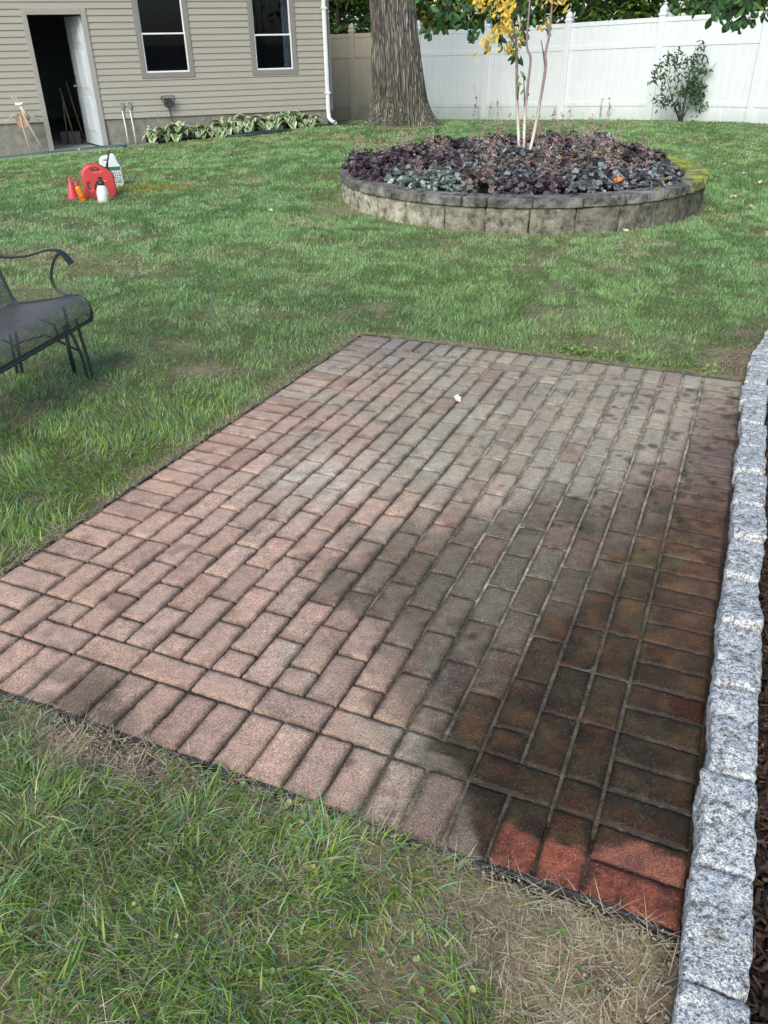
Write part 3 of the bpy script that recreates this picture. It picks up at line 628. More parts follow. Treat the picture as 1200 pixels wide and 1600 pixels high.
# ------------------------------------------------------------------ round raised planter
def block_material(name, base, light, dark):
    m, nt, bs = new_mat(name); v = coords(nt); f = noise(nt, v, 9, 6, .75); g = noise(nt, v, 90, 3, .8); h = noise(nt, v, 3, 4, .6)
    c = ramp(nt, f, [(.36, dark), (.48, base), (.64, light)]); c = mix(nt, c, ramp(nt, g, [(.3, (.6, .6, .6)), (.65, (1.25, 1.25, 1.25))]), 1.0, 'MULTIPLY')
    c = mix(nt, c, attr(nt, 'col'), 1.0, 'MULTIPLY'); nt.links.new(c, bs.inputs['Base Color']); bs.inputs['Roughness'].default_value = .92
    b = bump(nt, bs, g, .7, .008); bump(nt, bs, f, .6, .03, b); return m
M_CAP = block_material('planter_cap', (.13, .128, .115), (.27, .26, .23), (.035, .035, .033))
M_BLK = block_material('planter_block', (.20, .187, .142), (.36, .34, .265), (.06, .056, .042))
M_SOIL = pm('planter_soil', (.035, .024, .017), (.012, .009, .007), 30, .95, .8, .02)
pcx, pcy = PLC; pz_top = CAMZ - 1.40
root = empty('raised_planter', (pcx, pcy, Tz(pcx, pcy)), label='round raised planter of rough concrete blocks with dark caps, moss on its right side', cat='planter')
def arc_block(a0, a1, r_in, r_out, z0, z1, name, m, k, capk):
    L = (a1 - a0) * r_out; Pv, F = rounded_block(L - rd.uniform(.003, .010), r_out - r_in, z1 - z0, .012, 14, 500 + k, .012 if capk else .020, 16, 4)
    th = (a0 + a1) / 2 + Pv[:, 0] / r_out; rr = (r_in + r_out) / 2 + Pv[:, 1]
    V = np.stack([pcx + rr * np.cos(th), pcy + rr * np.sin(th), (z0 + z1) / 2 + Pv[:, 2]], -1)
    am = (a0 + a1) / 2; nz = fbm(V[:, 0] * 4, V[:, 1] * 4, V[:, 2] * 4, 3, 3); c = np.ones((len(V), 3)) * rd.uniform(.82, 1.15)
    c = c * (.8 + .4 * fbm(V[:, 0] * 1.2, V[:, 1] * 1.2, V[:, 2] * 3, 8, 3))[:, None]
    nm = fbm(V[:, 0] * 14, V[:, 1] * 14, V[:, 2] * 14, 33, 4); moss = sst(2.7, 3.9, V[:, 0] + (nz - .5) * 1.6) * sst(.36, .56, nm + (.12 if capk else -.02)); mc = np.array([2.0, 2.3, .28]) if capk else np.array([.42, .46, .25]); mc = mc * 1.0
    c = c * (1 - moss[:, None]) + mc * moss[:, None] * (.45 + 1.1 * nz[:, None])
    if not capk: c = c * (1 + .45 * (1 - sst(.2, 1.4, V[:, 0] - (-.2)))[:, None]); c = c * (1 - .35 * sst(1.2, 3.0, V[:, 0]))[:, None]  # left blocks painted paler as the lit side; right ones weathered darker
    mb = MB(); mb.add(V, F, c); o = mb.build(name, m, None, 0, True, None); o.data.transform(Matrix.Translation(-Vector(root.location))); o.parent = root
k = 0; a = 0.1
while a < 2 * math.pi + .1 - .12:
    w_ = rd.choice([.21, .225, .235, .215, .12]); w_ = min(w_, 2 * math.pi + .1 - a); arc_block(a, a + w_, PLR - .24, PLR + .012, pz_top - .095, pz_top + rd.uniform(-.003, .003), 'cap_stone', M_CAP, k, True); a += w_; k += 1
a = 0.0; k = 0
while a < 2 * math.pi - .05:
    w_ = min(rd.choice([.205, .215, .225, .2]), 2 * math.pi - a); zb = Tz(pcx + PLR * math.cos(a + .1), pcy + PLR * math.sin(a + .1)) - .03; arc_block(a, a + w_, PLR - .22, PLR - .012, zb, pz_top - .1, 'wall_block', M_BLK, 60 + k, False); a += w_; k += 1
mb = MB(); n = 48; rr = [0, .4, .8, 1.2, 1.6, 1.97]
V = [(0, 0, .03)]; 
for r in rr[1:]:
    for j in range(n): V.append((r * math.cos(j * 2 * math.pi / n), r * math.sin(j * 2 * math.pi / n), .02 - .02 * r + rd.uniform(-.012, .012)))
F = [(0, 1 + j, 1 + (j + 1) % n) for j in range(n)] + [(1 + i * n + j, 1 + (i + 1) * n + j, 1 + (i + 1) * n + (j + 1) % n, 1 + i * n + (j + 1) % n) for i in range(4) for j in range(n)]
V = np.array(V) + [0, 0, pz_top - .05 - root.location.z]; mb.add(V, F); mb.build('soil', M_SOIL, root, smooth=True)

# coral bells
def leaf_fan(r, lobes, cup, n=16, depth=.24):
    V = [(0, 0, 0)]; 
    for q, z in ((.55, cup * .3), (1.0, cup)):
        for j in range(n):
            t = 2 * math.pi * j / n; lb = 1 - depth * (.5 + .5 * math.cos(lobes * t)) ** 2 * (q > .9); nt_ = .35 if (abs(t - math.pi) < .2 and q > .9) else 1
            V.append((r * q * lb * nt_ * math.cos(t), r * q * lb * nt_ * math.sin(t) * .95, z * r + (rd.uniform(-.12, .12) * r if q > .9 else 0)))
    F = [(0, 1 + j, 1 + (j + 1) % n) for j in range(n)] + [(1 + j, 1 + n + j, 1 + n + (j + 1) % n, 1 + (j + 1) % n) for j in range(n)]
    return np.array(V), F
M_CORAL = leaf_mat('coral_bell_leaf', .12, .42, .25, 60); M_STALK = leaf_mat('flower_stalk', .1, .8, .1, 60)
def coral(name, pals, nleaf=165, R=.26, H=.24, stalks=0):
    mb = MB()
    for i in range(nleaf):
        u = math.sqrt(rd.random()) ; t = rd.uniform(0, 6.283); h = H * (1 - .62 * u ** 2.2) * rd.uniform(.62, 1.05)
        c = Vector((R * u * math.cos(t), R * u * math.sin(t), h)); nrm = Vector((math.cos(t) * u * .9, math.sin(t) * u * .9, .75)) + Vector((rd.gauss(0, .35), rd.gauss(0, .35), 0))
        m3 = rot_to(nrm) @ Matrix.Rotation(rd.uniform(0, 6.28), 3, 'Z'); V, F = leaf_fan(rd.uniform(.020, .043), rd.choice([5, 5, 7]), rd.uniform(-.1, .45), 16, .42)
        V = V @ np.array(m3).T + np.array(c); p = np.array(pals[min(int(rd.random() * len(pals)), len(pals) - 1)]) * rd.uniform(.6, 1.35)
        cv = np.tile(p, (len(V), 1)); cv[0] *= .55; cv[17:] *= rd.uniform(.8, 1.25); mb.add(V, F, cv)
    o = mb.build(name, M_CORAL, smooth=False)
    for s_ in range(stalks):
        st = MB(); a_ = rd.uniform(0, 6.28); top = Vector((.10 * math.cos(a_) + rd.gauss(0, .05), .1 * math.sin(a_) + rd.gauss(0, .05), rd.uniform(.32, .48))); b0 = Vector((.03 * math.cos(a_), .03 * math.sin(a_), .05))
        pts = [b0.lerp(top, q) + Vector((rd.gauss(0, .004), rd.gauss(0, .004), 0)) for q in (0, .3, .6, 1)]; st.tube([tuple(p) for p in pts], [.0018, .0015, .0012, .0008], 4, (.22, .13, .10))
        for f in range(46):
            q = rd.uniform(.35, 1); p = b0.lerp(top, q) + Vector((rd.gauss(0, .018), rd.gauss(0, .018), rd.gauss(0, .01))); s2 = rd.uniform(.006, .013)
            st.add([tuple(p + Vector((rd.gauss(0, s2), rd.gauss(0, s2), rd.gauss(0, s2)))) for _ in range(3)], [(0, 1, 2)], np.array([.44, .32, .27]) * rd.uniform(.6, 1.2))
        st.build('flower_stalk', M_STALK, o)
    return o
PUR = [(.060, .034, .046), (.090, .058, .070), (.13, .105, .12), (.040, .023, .030), (.17, .15, .165)]
SIL = [(.17, .19, .20), (.27, .30, .30), (.12, .125, .14), (.06, .05, .06)]
MINT = [(.27, .34, .30), (.36, .43, .39), (.16, .22, .18), (.10, .11, .10)]
COP = [(.20, .13, .11), (.13, .085, .085), (.27, .19, .16), (.17, .18, .15), (.08, .055, .06), (.22, .25, .21)]
OLV = [(.20, .21, .09), (.13, .12, .06), (.10, .075, .05), (.26, .25, .12)]
protos = {}
def proto(kind, pals, labels):
    protos[kind] = [coral('coral_bells', pals, stalks=s_, H=h_) for s_, h_ in ((0, .22), (0, .27), (4, .25))]
    protos[kind + '_l'] = labels
proto('pur', PUR, 'dark purple coral bells with crinkled leaves in the round planter')
proto('sil', SIL, 'dusty silver purple coral bells near the front rim of the planter')
proto('mint', MINT, 'pale mint green coral bells at the front left rim of the planter')
proto('cop', COP, 'copper brown coral bells beside the white sapling stems')
proto('olv', OLV, 'yellowish olive coral bells right of the sapling')
used = set(); pts = []; tries = 0
while tries < 6000 and len(pts) < 120:
    tries += 1; a_ = rd.uniform(0, 6.283); r = 1.90 * math.sqrt(rd.random()); x, y = r * math.cos(a_), r * math.sin(a_)
    if (x > 1.30 and r > 1.62) or (y < -.9 and r > 1.78): continue
    if all((x - q[0]) ** 2 + (y - q[1]) ** 2 > .28 ** 2 for q in pts) and not (math.hypot(x - .2, y - .45) < .12) and not (-.95 < x < -.62 and y > .35 and y < 1.0): pts.append((x, y))
order = []; placed = []
for x, y in pts:
    wx, wy = x + pcx, y + pcy
    if -.25 < wx < .85 and wy < 9.45: kd = 'mint'
    elif 1.0 < wx < 2.3 and 8.8 < wy < 11.3: kd = 'cop' if rd.random() < .75 else 'sil'
    elif 2.3 <= wx < 3.0 and 9.8 < wy < 10.6: kd = 'olv' if rd.random() < .6 else 'cop'
    elif wx >= 1.8 and wy < 9.6: kd = 'sil' if rd.random() < .7 else 'pur'
    else: kd = 'pur' if rd.random() < .85 else 'sil'
    order.append((wy, wx, kd)); v_ = 2 if ((wx > 1.9 and wy > 10.2 and rd.random() < .75) or (rd.random() < .2) or (wx < .8 and wy > 10.5 and rd.random() < .4)) else rd.randint(0, 1)
    p = protos[kd][v_]
    if p.name in used: p = copy_tree(p)
    used.add(p.name); p.location = (wx, wy, pz_top - .06 - .01 * math.hypot(x, y)); p.rotation_euler = (0, 0, rd.uniform(0, 6.28)); s_ = rd.uniform(.85, 1.15); s2 = s_ * (1.15 if (y > .3 and x > .2) else .95); p.scale = (s_, s_, s2)
    tag(p, None, 'coral bells', 'coral bells in the round planter'); placed.append((wy, wx, kd, v_, p))
ORD = 'first second third fourth fifth sixth seventh eighth ninth tenth eleventh twelfth thirteenth fourteenth fifteenth sixteenth seventeenth eighteenth'.split()
KN = {'pur': 'dark purple', 'sil': 'dusty silver', 'mint': 'pale mint', 'cop': 'copper brown', 'olv': 'yellowish olive'}
placed.sort(key=lambda q: q[0]); RW = 'front second third fourth fifth sixth seventh eighth ninth back'.split(); per = math.ceil(len(placed) / 10)
for i in range(10):
    row = sorted(placed[i * per:(i + 1) * per], key=lambda q: q[1])
    for j, q in enumerate(row): q[4]['label'] = "%s coral bells%s, %s from left in the planter's %s row" % (KN[q[2]], ' with flower stalks' if q[3] == 2 else '', ORD[j], RW[i])
for kd in ('pur', 'sil', 'mint', 'cop', 'olv'):
    for p in protos[kd]:
        if p.name not in used:
            for c in list(p.children): bpy.data.objects.remove(c)
            bpy.data.objects.remove(p)

# ------------------------------------------------------------------ leaves for trees
def leaf_quads(P, N, size, cols, name, m, elong=1.7, parent=None, origin=None, lobed=False):
    n = len(P); az = rng.normal(0, 1, (n, 3)); N = N / np.maximum(np.linalg.norm(N, axis=1, keepdims=True), 1e-6)
    a = np.cross(N, az); a /= np.maximum(np.linalg.norm(a, axis=1, keepdims=True), 1e-6); b_ = np.cross(N, a); s_ = size[:, None]
    prof = [(0, -1), (.33, -.45), (.42, .1), (.25, .62), (0, 1), (-.25, .62), (-.42, .1), (-.33, -.45)]
    V = np.zeros((n, 8, 3))
    for k, (u, v) in enumerate(prof): V[:, k] = P + a * (u * s_ * .5 * 1.15) + b_ * (v * s_ * .5 * (elong / 1.7) * 1.2) - N * s_ * .10 * abs(v) + N * s_ * .12 * abs(u)
    f = np.array([(0, 1, 2, 6), (0, 6, 7, 0)]); idx = np.arange(n)[:, None] * 8
    loops = np.concatenate([idx + np.array([[0, 1, 2, 3, 4]]), idx + np.array([[4, 5, 6, 7, 0]])], 1).reshape(-1)
    o = fast_mesh(name, V.reshape(-1, 3) - (np.array(origin) if origin is not None else 0), loops, np.full(2 * n, 5), m, {'col': np.repeat(cols, 8, 0)})
    if parent: o.parent = parent
    return o
M_BARK = pm('bark', (.10, .085, .065), (.035, .03, .025), 14, .9, .8, .03, sc=(1, 1, .3))
def tree(name, x, y, rc, zc, hc, nl, pal, label, group, trunk_r=.12, lo=0, leaf=.15, cz=None, clumps=26, seed=0):
    r = np.random.default_rng(seed); z0 = Tz(x, y); root = empty(name, (x, y, z0), label=label, cat='tree', group=group)
    mb = MB(); H = zc - z0 + hc * .4
    pts = [Vector((r.normal(0, .06) * i, r.normal(0, .06) * i, H * i / 6)) for i in range(7)]
    mb.tube([tuple(p) for p in pts], [trunk_r * (1.25 if i == 0 else 1 - .13 * i) for i in range(7)], 10)
    cl = []
    for i in range(clumps):
        t = r.uniform(0, 6.28); ph = r.uniform(-1, 1); q = r.uniform(.35, 1) ** .6; c = Vector((rc * q * math.cos(t) * math.sqrt(1 - ph * ph * .8), rc * q * math.sin(t) * math.sqrt(1 - ph * ph * .8), zc - z0 + hc * ph)); cl.append(c)
        j = min(6, max(1, int((c.z / H) * 5))); 
        if i < 16: mb.tube([tuple(pts[j]), tuple(pts[j].lerp(c, .55) + Vector((0, 0, .15))), tuple(c)], [trunk_r * .35, trunk_r * .2, .008], 5)
    mb.build('trunk', M_BARK, root, smooth=True)
    ci = r.integers(0, clumps, nl); C0 = np.array([tuple(c) for c in cl])[ci]; rad = r.uniform(.45, 1.0, clumps)[ci] * rc * .34
    d = r.normal(0, 1, (nl, 3)); d /= np.linalg.norm(d, axis=1, keepdims=True); P = C0 + d * (rad * r.uniform(.25, 1, nl) ** .5)[:, None] * np.array([1, 1, .75])
    N = d * .5 + np.array([0, 0, .9]) + r.normal(0, .35, (nl, 3)); tone = r.uniform(.55, 1.4, clumps)[ci]; pi = np.array(pal)[(r.random(clumps) * len(pal)).astype(int)][ci]
    alt = r.random(nl) < .3; pi = np.where(alt[:, None], np.array(pal)[r.integers(0, len(pal), nl)], pi)
    k = P[:, 2] > lo - z0
    leaf_quads(P[k], N[k], (r.uniform(.7, 1.3, nl) * leaf)[k], (pi * (tone * r.uniform(.75, 1.25, nl))[:, None])[k], 'crown', M_LEAF, parent=root)
    return root
DG = [(.055, .12, .03), (.085, .17, .035), (.035, .08, .024), (.12, .20, .04)]
YG_SUNLIT = [(.10, .18, .03), (.32, .36, .04), (.62, .55, .05), (.07, .13, .03)]  # yellows are low back sun put into the leaf colour
MG = [(.10, .20, .05), (.18, .28, .06), (.06, .12, .035), (.34, .36, .06)]
BG = [('small dark green tree just right of the house corner, behind the fence', -1.0, 26.2, 2.6, DG), ('dark tree behind the oak trunk, left of the yellow lit one', 1.2, 26.5, 2.6, MG), ('tree with yellow lit leaves behind the fence just right of the oak trunk', 3.4, 25.0, 2.3, YG_SUNLIT),
      ('green tree behind the fence above the sapling', 5.6, 24.6, 2.5, DG), ('tree with leaves coloured in yellow sun flecks behind the fence, right of the sapling', 8.0, 23.6, 2.5, YG_SUNLIT), ('dark trunked tree behind the fence post nearest the photo centre right', 10.2, 22.0, 2.4, MG),
      ('tree with leaves coloured sunlit yellow green behind the fence, above the shrub', 10.2, 19.6, 1.9, YG_SUNLIT), ('dark green tree behind the fence at the right photo edge', 12.6, 18.0, 2.6, DG), ('tall green tree farther behind the left fence', -4.5, 29.5, 3.5, MG)]
for i, (lb, x, y, rc, pal) in enumerate(BG):
    tree('broadleaf_tree', x, y, rc, 3.6, 2.9, 6500, pal, lb, 'trees behind the white fence', .16 if i in (4, 5) else .11, .9, .17, seed=40 + i, clumps=42)
n = 26000; r = np.random.default_rng(4); X = r.uniform(-16, 30, n); Y = 33 + r.uniform(0, 8, n) - .35 * np.maximum(X - 4, 0); Zz = r.uniform(-.3, 9, n)
hh = fbm(X * .5, Zz * .8, Y * .3, 9, 3); k = hh > .40; X, Y, Zz, hh = X[k], Y[k], Zz[k], hh[k]; n = len(X)
o = leaf_quads(np.stack([X, Y, Zz], -1), r.normal(0, .6, (n, 3)) + np.array([0, -.3, .7]), r.uniform(.3, .62, n), np.array(DG + YG_SUNLIT[:2])[r.integers(0, 6, n)] * r.uniform(.5, 1.3, (n, 1)), 'far_woods', M_LEAF)
tag(o, 'dense green wood filling the view behind the fence trees', 'wood', kind='stuff')

# ------------------------------------------------------------------ big oak
def oak_bark():
    m, nt, bs = new_mat('oak_bark'); v = coords(nt, (1, 1, .09)); d = noise(nt, coords(nt, (1, 1, .6)), 5, 3, .5)
    vo = nd(nt, 'ShaderNodeTexVoronoi', feature='DISTANCE_TO_EDGE'); vo.inputs['Scale'].default_value = 30; mv = nd(nt, 'ShaderNodeVectorMath', operation='ADD'); sc = nd(nt, 'ShaderNodeVectorMath', operation='SCALE'); sc.inputs['Scale'].default_value = .10
    cb_ = nd(nt, 'ShaderNodeTexNoise'); cb_.inputs['Scale'].default_value = 6; nt.links.new(v, cb_.inputs['Vector']); nt.links.new(cb_.outputs['Color'], sc.inputs[0]); nt.links.new(v, mv.inputs[0]); nt.links.new(sc.outputs[0], mv.inputs[1]); nt.links.new(mv.outputs[0], vo.inputs['Vector'])
    f = noise(nt, coords(nt, (1, 1, .35)), 60, 5, .75); rdg = ramp(nt, vo.outputs['Distance'], [(.0, (0, 0, 0)), (.22, (1, 1, 1))]); hgt = mathn(nt, 'ADD', rdg, mathn(nt, 'MULTIPLY', f, .6))
    c = ramp(nt, hgt, [(.25, (.022, .019, .016)), (.75, (.14, .125, .105)), (1.4, (.30, .285, .26))]); c = ramp(nt, mathn(nt, 'MULTIPLY', hgt, .62), [(.12, (.06, .052, .043)), (.5, (.20, .182, .155)), (.95, (.36, .34, .305))])
    c = mix(nt, c, attr(nt, 'col'), 1.0, 'MULTIPLY'); nt.links.new(c, bs.inputs['Base Color']); bs.inputs['Roughness'].default_value = .82; bump(nt, bs, hgt, 1.0, .03); return m
M_OAK = oak_bark()
ox, oy = .42, 17.35; oz = Tz(ox, oy); root = empty('oak_tree', (ox, oy, oz), label='large old tree with thick furrowed grey trunk standing in the lawn before the fence', cat='tree')
zs = np.concatenate([np.linspace(-.15, .5, 40), np.linspace(.52, 2.8, 120), np.linspace(2.9, 6.2, 30)]); nt_ = 320; th = np.linspace(0, 2 * np.pi, nt_, endpoint=False); TH, ZS = np.meshgrid(th, zs)
rad = np.interp(zs, [-.15, 0, .1, .25, .5, .9, 1.6, 2.6, 4.5, 6.2], [1.0, .86, .76, .69, .635, .59, .52, .475, .45, .44]) * .80
fl = np.exp(-np.maximum(zs, 0) / .28)[:, None] * (.16 * np.cos(TH * 3 + .7) + .12 * np.cos(TH * 5 + 2.1))
rx = rad[:, None] * (1 + fl) * (1 + .03 * np.cos(2 * TH + 1)); nx3 = np.cos(TH) * 5 + ZS * .0; 
wq = (fbm(np.cos(TH) * 3, np.sin(TH) * 3, ZS * 1.1, 12, 3) - .5) * 1.1; rg = np.abs(vnoise(np.cos(TH + wq * .12) * 15, np.sin(TH + wq * .12) * 15, ZS * .9, 4) - .5) * 2; rg2 = vnoise(np.cos(TH) * 30, np.sin(TH) * 30, ZS * 5, 5) - .5; rg = sst(.0, .55, rg) - .6; rx = rx + rg * .030 + rg2 * .012
cxz = np.interp(zs, [0, 1.6, 2.6, 6], [0.02, -.09, -.15, -.35])[:, None]
V = np.stack([cxz + rx * np.cos(TH), rx * np.sin(TH), ZS], -1).reshape(-1, 3); I = np.arange(V.shape[0]).reshape(len(zs), nt_); q = np.stack([I[:-1], np.roll(I, -1, 1)[:-1], np.roll(I, -1, 1)[1:], I[1:]], -1).reshape(-1, 4)
cc = np.ones((len(V), 3)) * (.66 + .34 * sst(-.6, .2, rg)).reshape(-1, 1) * (.75 + .5 * (vnoise(np.cos(TH) * 2, np.sin(TH) * 2, ZS * .5, 6))).reshape(-1, 1); mossk = (sst(.9, .0, 0) if False else (1 - sst(.1, .9, ZS + rg)).reshape(-1, 1)) * .5; cc = cc * (1 - mossk) + cc * np.array([.75, .85, .55]) * mossk
o = fast_mesh('trunk', V, q.ravel(), np.full(len(q), 4), M_OAK, {'col': cc}, True); o.parent = root
def branch(pl, rad0, name='branch', m=None, parent=None):
    mb = MB(); k = len(pl); mb.tube([tuple(p) for p in pl], [rad0 * (1 - .9 * i / (k - 1)) + .004 for i in range(k)], 7); return mb.build(name, m or M_BARK, parent, smooth=True)
def leafy(points, n, spread, size, pal, parent, org, name='foliage', droop=.6, seed=3):
    r = np.random.default_rng(seed); P = np.array([tuple(p) for p in points]); i = r.integers(0, len(P), n); Q = P[i] + r.normal(0, 1, (n, 3)) * np.array(spread)
    N = r.normal(0, .6, (n, 3)) + np.array([0, -.9, .5]); o = leaf_quads(Q, N, r.uniform(.7, 1.25, n) * size, np.array(pal)[r.integers(0, len(pal), n)] * r.uniform(.6, 1.4, (n, 1)), name, M_LEAF, 2.2, parent, org); return o
def hang_leaves(clusters, size, pal, parent, org, name='foliage', seed=3):
    """clusters of long leaves that hang down from a twig end: (point, count, radius)"""
    r = np.random.default_rng(seed); P = []; N = []; A = []; S_ = []; Cc = []
    for p, n, rad in clusters:
        for i in range(n):
            a = r.uniform(0, 6.28); out = np.array([math.cos(a), math.sin(a) * .8, -r.uniform(.5, 1.6)]); out /= np.linalg.norm(out); L = size * r.uniform(.6, 1.2)
            o_ = np.array(tuple(p)) + r.normal(0, rad, 3); side = np.cross(out, r.normal(0, 1, 3) * .5 + np.array([0, -1, .3])); side /= np.linalg.norm(side); P.append(o_); A.append(out * L); S_.append(side * L * r.uniform(.19, .27)); Cc.append(np.array(pal[r.integers(0, len(pal))]) * r.uniform(.6, 1.35))
    P, A, S_, Cc = map(np.array, (P, A, S_, Cc)); n = len(P); prof = [(0, 0), (.55, .3), (1, .62), (.6, .88), (0, 1), (-.6, .88), (-1, .62), (-.55, .3)]; V = np.zeros((n, 8, 3))
    dn = np.cross(A, S_); dn /= np.linalg.norm(dn, axis=1, keepdims=True)
    for k, (u, v) in enumerate(prof): V[:, k] = P + A * v + S_ * u + dn * (abs(u) * .12 + v * v * -.15) * np.linalg.norm(A, axis=1, keepdims=True)
    idx = np.arange(n)[:, None] * 8; loops = np.concatenate([idx + np.array([[0, 1, 2, 3, 4]]), idx + np.array([[4, 5, 6, 7, 0]])], 1).reshape(-1)
    o = fast_mesh(name, V.reshape(-1, 3) - np.array(org), loops, np.full(2 * n, 5), M_LEAF, {'col': np.repeat(Cc, 8, 0)}); o.parent = parent; return o
og = (ox, oy, oz)
rel = lambda p: Vector(p) - Vector(og)
YB = 13.6
tips = [(690, 45), (672, 52), (700, 30), (738, 60), (725, 30), (752, 46), (765, 25), (782, 62), (800, 78), (808, 92), (790, 45), (812, 60), (778, 8), (745, 10), (715, 6), (690, 12), (830, 20), (845, 5), (820, 38), (660, 5), (650, -20), (700, -15), (760, -15), (800, -10), (860, -15)]
br = branch([rel((ox + .3, oy - .3, 5.2)), rel((1.4, 15.8, 4.2)), rel(at(760, -60, YB))], .09, parent=root); br['label'] = 'drooping leafy branch'
cl = []
for tpx in tips:
    p = at(tpx[0], tpx[1] - 8, YB + rd.uniform(-.5, .5)); cl.append((p, 9 if tpx[1] < 40 else 6, .07 if tpx[1] < 40 else .035)); s_ = at(760 + (tpx[0] - 760) * .5, -60, YB); branch([rel(s_), rel(s_.lerp(p, .6) + Vector((0, 0, .1))), rel(p)], .012, 'twig', parent=br)
hang_leaves(cl, .16, [(.04, .10, .042), (.06, .14, .055), (.09, .19, .06), (.03, .075, .035)], br, og)
r = np.random.default_rng(8); n = 5200; t = r.uniform(0, 6.28, n); q = np.sqrt(r.random(n)) * 4.6; P = np.stack([q * np.cos(t) - .3, q * np.sin(t) + .8, 5.8 + r.uniform(-.4, 3.5, n) * (1 - (q / 5) ** 2)], -1)
leaf_quads(P, r.normal(0, .4, (n, 3)) + np.array([0, 0, 1.]), r.uniform(.12, .24, n), np.array(DG)[r.integers(0, 4, n)], 'crown', M_LEAF, parent=root)
for a_ in (.3, 1.5, 2.6, 3.9, 5.2): branch([Vector((-.3, 0, 5.6)), Vector((1.6 * math.cos(a_), 1.6 * math.sin(a_), 6.6)), Vector((3.6 * math.cos(a_), 3.6 * math.sin(a_) + .5, 7.6))], .2, 'limb', M_BARK, root)
# overhanging tree at the right
tx, ty = 11.3, 16.3; og2 = (tx, ty, Tz(tx, ty)); rt2 = tree('broadleaf_tree', tx, ty, 3.0, 6.3, 2.2, 4200, DG, 'tree beyond the fence whose dark leafy limb hangs over the top right corner', 'trees behind the white fence', .2, 3.6, .17, seed=77)
rel2 = lambda p: Vector(p) - Vector(og2)
br2 = branch([rel2((tx, ty, 3.6)), rel2((9.4, 14.9, 3.6)), rel2(at(1150, -60, 13.4))], .08, parent=rt2); cl = []
for tpx in [(1062, 3), (1080, 10), (1100, 14), (1118, 18), (1128, 26), (1135, 12), (1150, 30), (1158, 46), (1165, 32), (1175, 40), (1150, 8), (1168, 10), (1185, 18), (1196, 30), (1190, 2), (1110, 2), (1125, -5), (1205, 20), (1215, 40), (1090, -10), (1160, -12), (1040, -8), (1140, 44), (1162, 40)]:
    p = at(tpx[0], tpx[1] - 12, 13.4 + rd.uniform(-.5, .5)); cl.append((p, 9 if tpx[1] < 28 else 5, .07 if tpx[1] < 28 else .03)); s_ = at(1150 + (tpx[0] - 1150) * .5, -60, 13.4); branch([rel2(s_), rel2(s_.lerp(p, .6) + Vector((0, 0, .1))), rel2(p)], .012, 'twig', parent=br2)
hang_leaves(cl, .165, [(.045, .12, .04), (.07, .17, .05), (.11, .23, .07), (.035, .085, .03)], br2, og2, seed=6)

# ------------------------------------------------------------------ white vinyl fence
M_VINYL = pm('white_vinyl', (.76, .81, .83), (.72, .77, .79), 3, .42, .05, .002)
M_VINYL_WARM = pm('vinyl_warm_shade', (.60, .53, .41), (.56, .49, .38), 3, .45, .05, .002)  # same vinyl, with the left section's warm shade put into a tan colour
def vinyl_grime(m, c0):
    nt = m.node_tree; bs = nt.nodes['Principled BSDF']; v = coords(nt); tc = nd(nt, 'ShaderNodeTexCoord'); sx = nd(nt, 'ShaderNodeSeparateXYZ'); nt.links.new(tc.outputs['Object'], sx.inputs[0])
    f = noise(nt, coords(nt, (6, 6, .8)), 3, 5, .7); g = noise(nt, v, 2.2, 4, .6); base = bs.inputs['Base Color'].links[0].from_socket
    c = mix(nt, base, ramp(nt, f, [(.36, (.95, .96, .94)), (.54, (1, 1, 1))]), 1.0, 'MULTIPLY'); low = ramp(nt, mathn(nt, 'ADD', sx.outputs[2], mathn(nt, 'MULTIPLY', g, .5)), [(.20, (.70, .74, .64)), (.52, (1, 1, 1))]); c = mix(nt, c, low, .7, 'MULTIPLY'); nt.links.new(c, bs.inputs['Base Color'])
vinyl_grime(M_VINYL, 0); vinyl_grime(M_VINYL_WARM, 0)
FP = [(-5.2, 23.3), (-3.9, 22.85), (-2.2, 22.25), (-.57, 21.67), (.95, 21.1), (2.44, 20.41), (4.0, 19.37), (5.58, 18.21), (7.05, 16.78), (8.4, 15.3), (9.6, 13.8), (10.7, 12.2), (11.7, 10.6)]
fr = empty('privacy_fence', (FP[4][0], FP[4][1], Tz(*FP[4])), label='long white vinyl privacy fence with pointed post caps along the back of the lawn', cat='fence'); fo = fr.location.copy()
def lp(i):    # slope of the tops measured on the photo
    x, y = FP[i]; return Tz(x, y)
for i, (x, y) in enumerate(FP):
    a = Vector(FP[max(i - 1, 0)]); b2 = Vector(FP[min(i + 1, len(FP) - 1)]); d = (b2 - a).normalized(); ang = math.atan2(d.y, d.x); zb = lp(i) - .05
    mb = MB(); mb.box(-.063, .063, -.063, .063, 0, 1.90); mv_ = M_VINYL_WARM if i < 4 else M_VINYL; po = mb.build('post', mv_, fr, bev=.006)
    po.matrix_local = Matrix.Translation(Vector((x, y, zb)) - fo) @ Matrix.Rotation(ang, 4, 'Z')
    mb = MB(); s2 = math.sqrt(2)
    prof = [(.076, 1.895), (.078, 1.925), (.066, 1.94), (.058, 1.955), (.064, 1.985), (.060, 2.01), (.045, 2.04), (.026, 2.065), (.004, 2.082)]
    V = []; 
    for r_, z_ in prof:
        for j in range(4): V.append((r_ * s2 * math.cos(math.pi / 4 + j * math.pi / 2), r_ * s2 * math.sin(math.pi / 4 + j * math.pi / 2), z_))
    F = [(q_ * 4 + j, q_ * 4 + (j + 1) % 4, (q_ + 1) * 4 + (j + 1) % 4, (q_ + 1) * 4 + j) for q_ in range(len(prof) - 1) for j in range(4)] + [(3, 2, 1, 0), tuple((len(prof) - 1) * 4 + j for j in range(4))]
    mb.add(V, F); cpo = mb.build('post_cap', mv_, po, bev=.004)
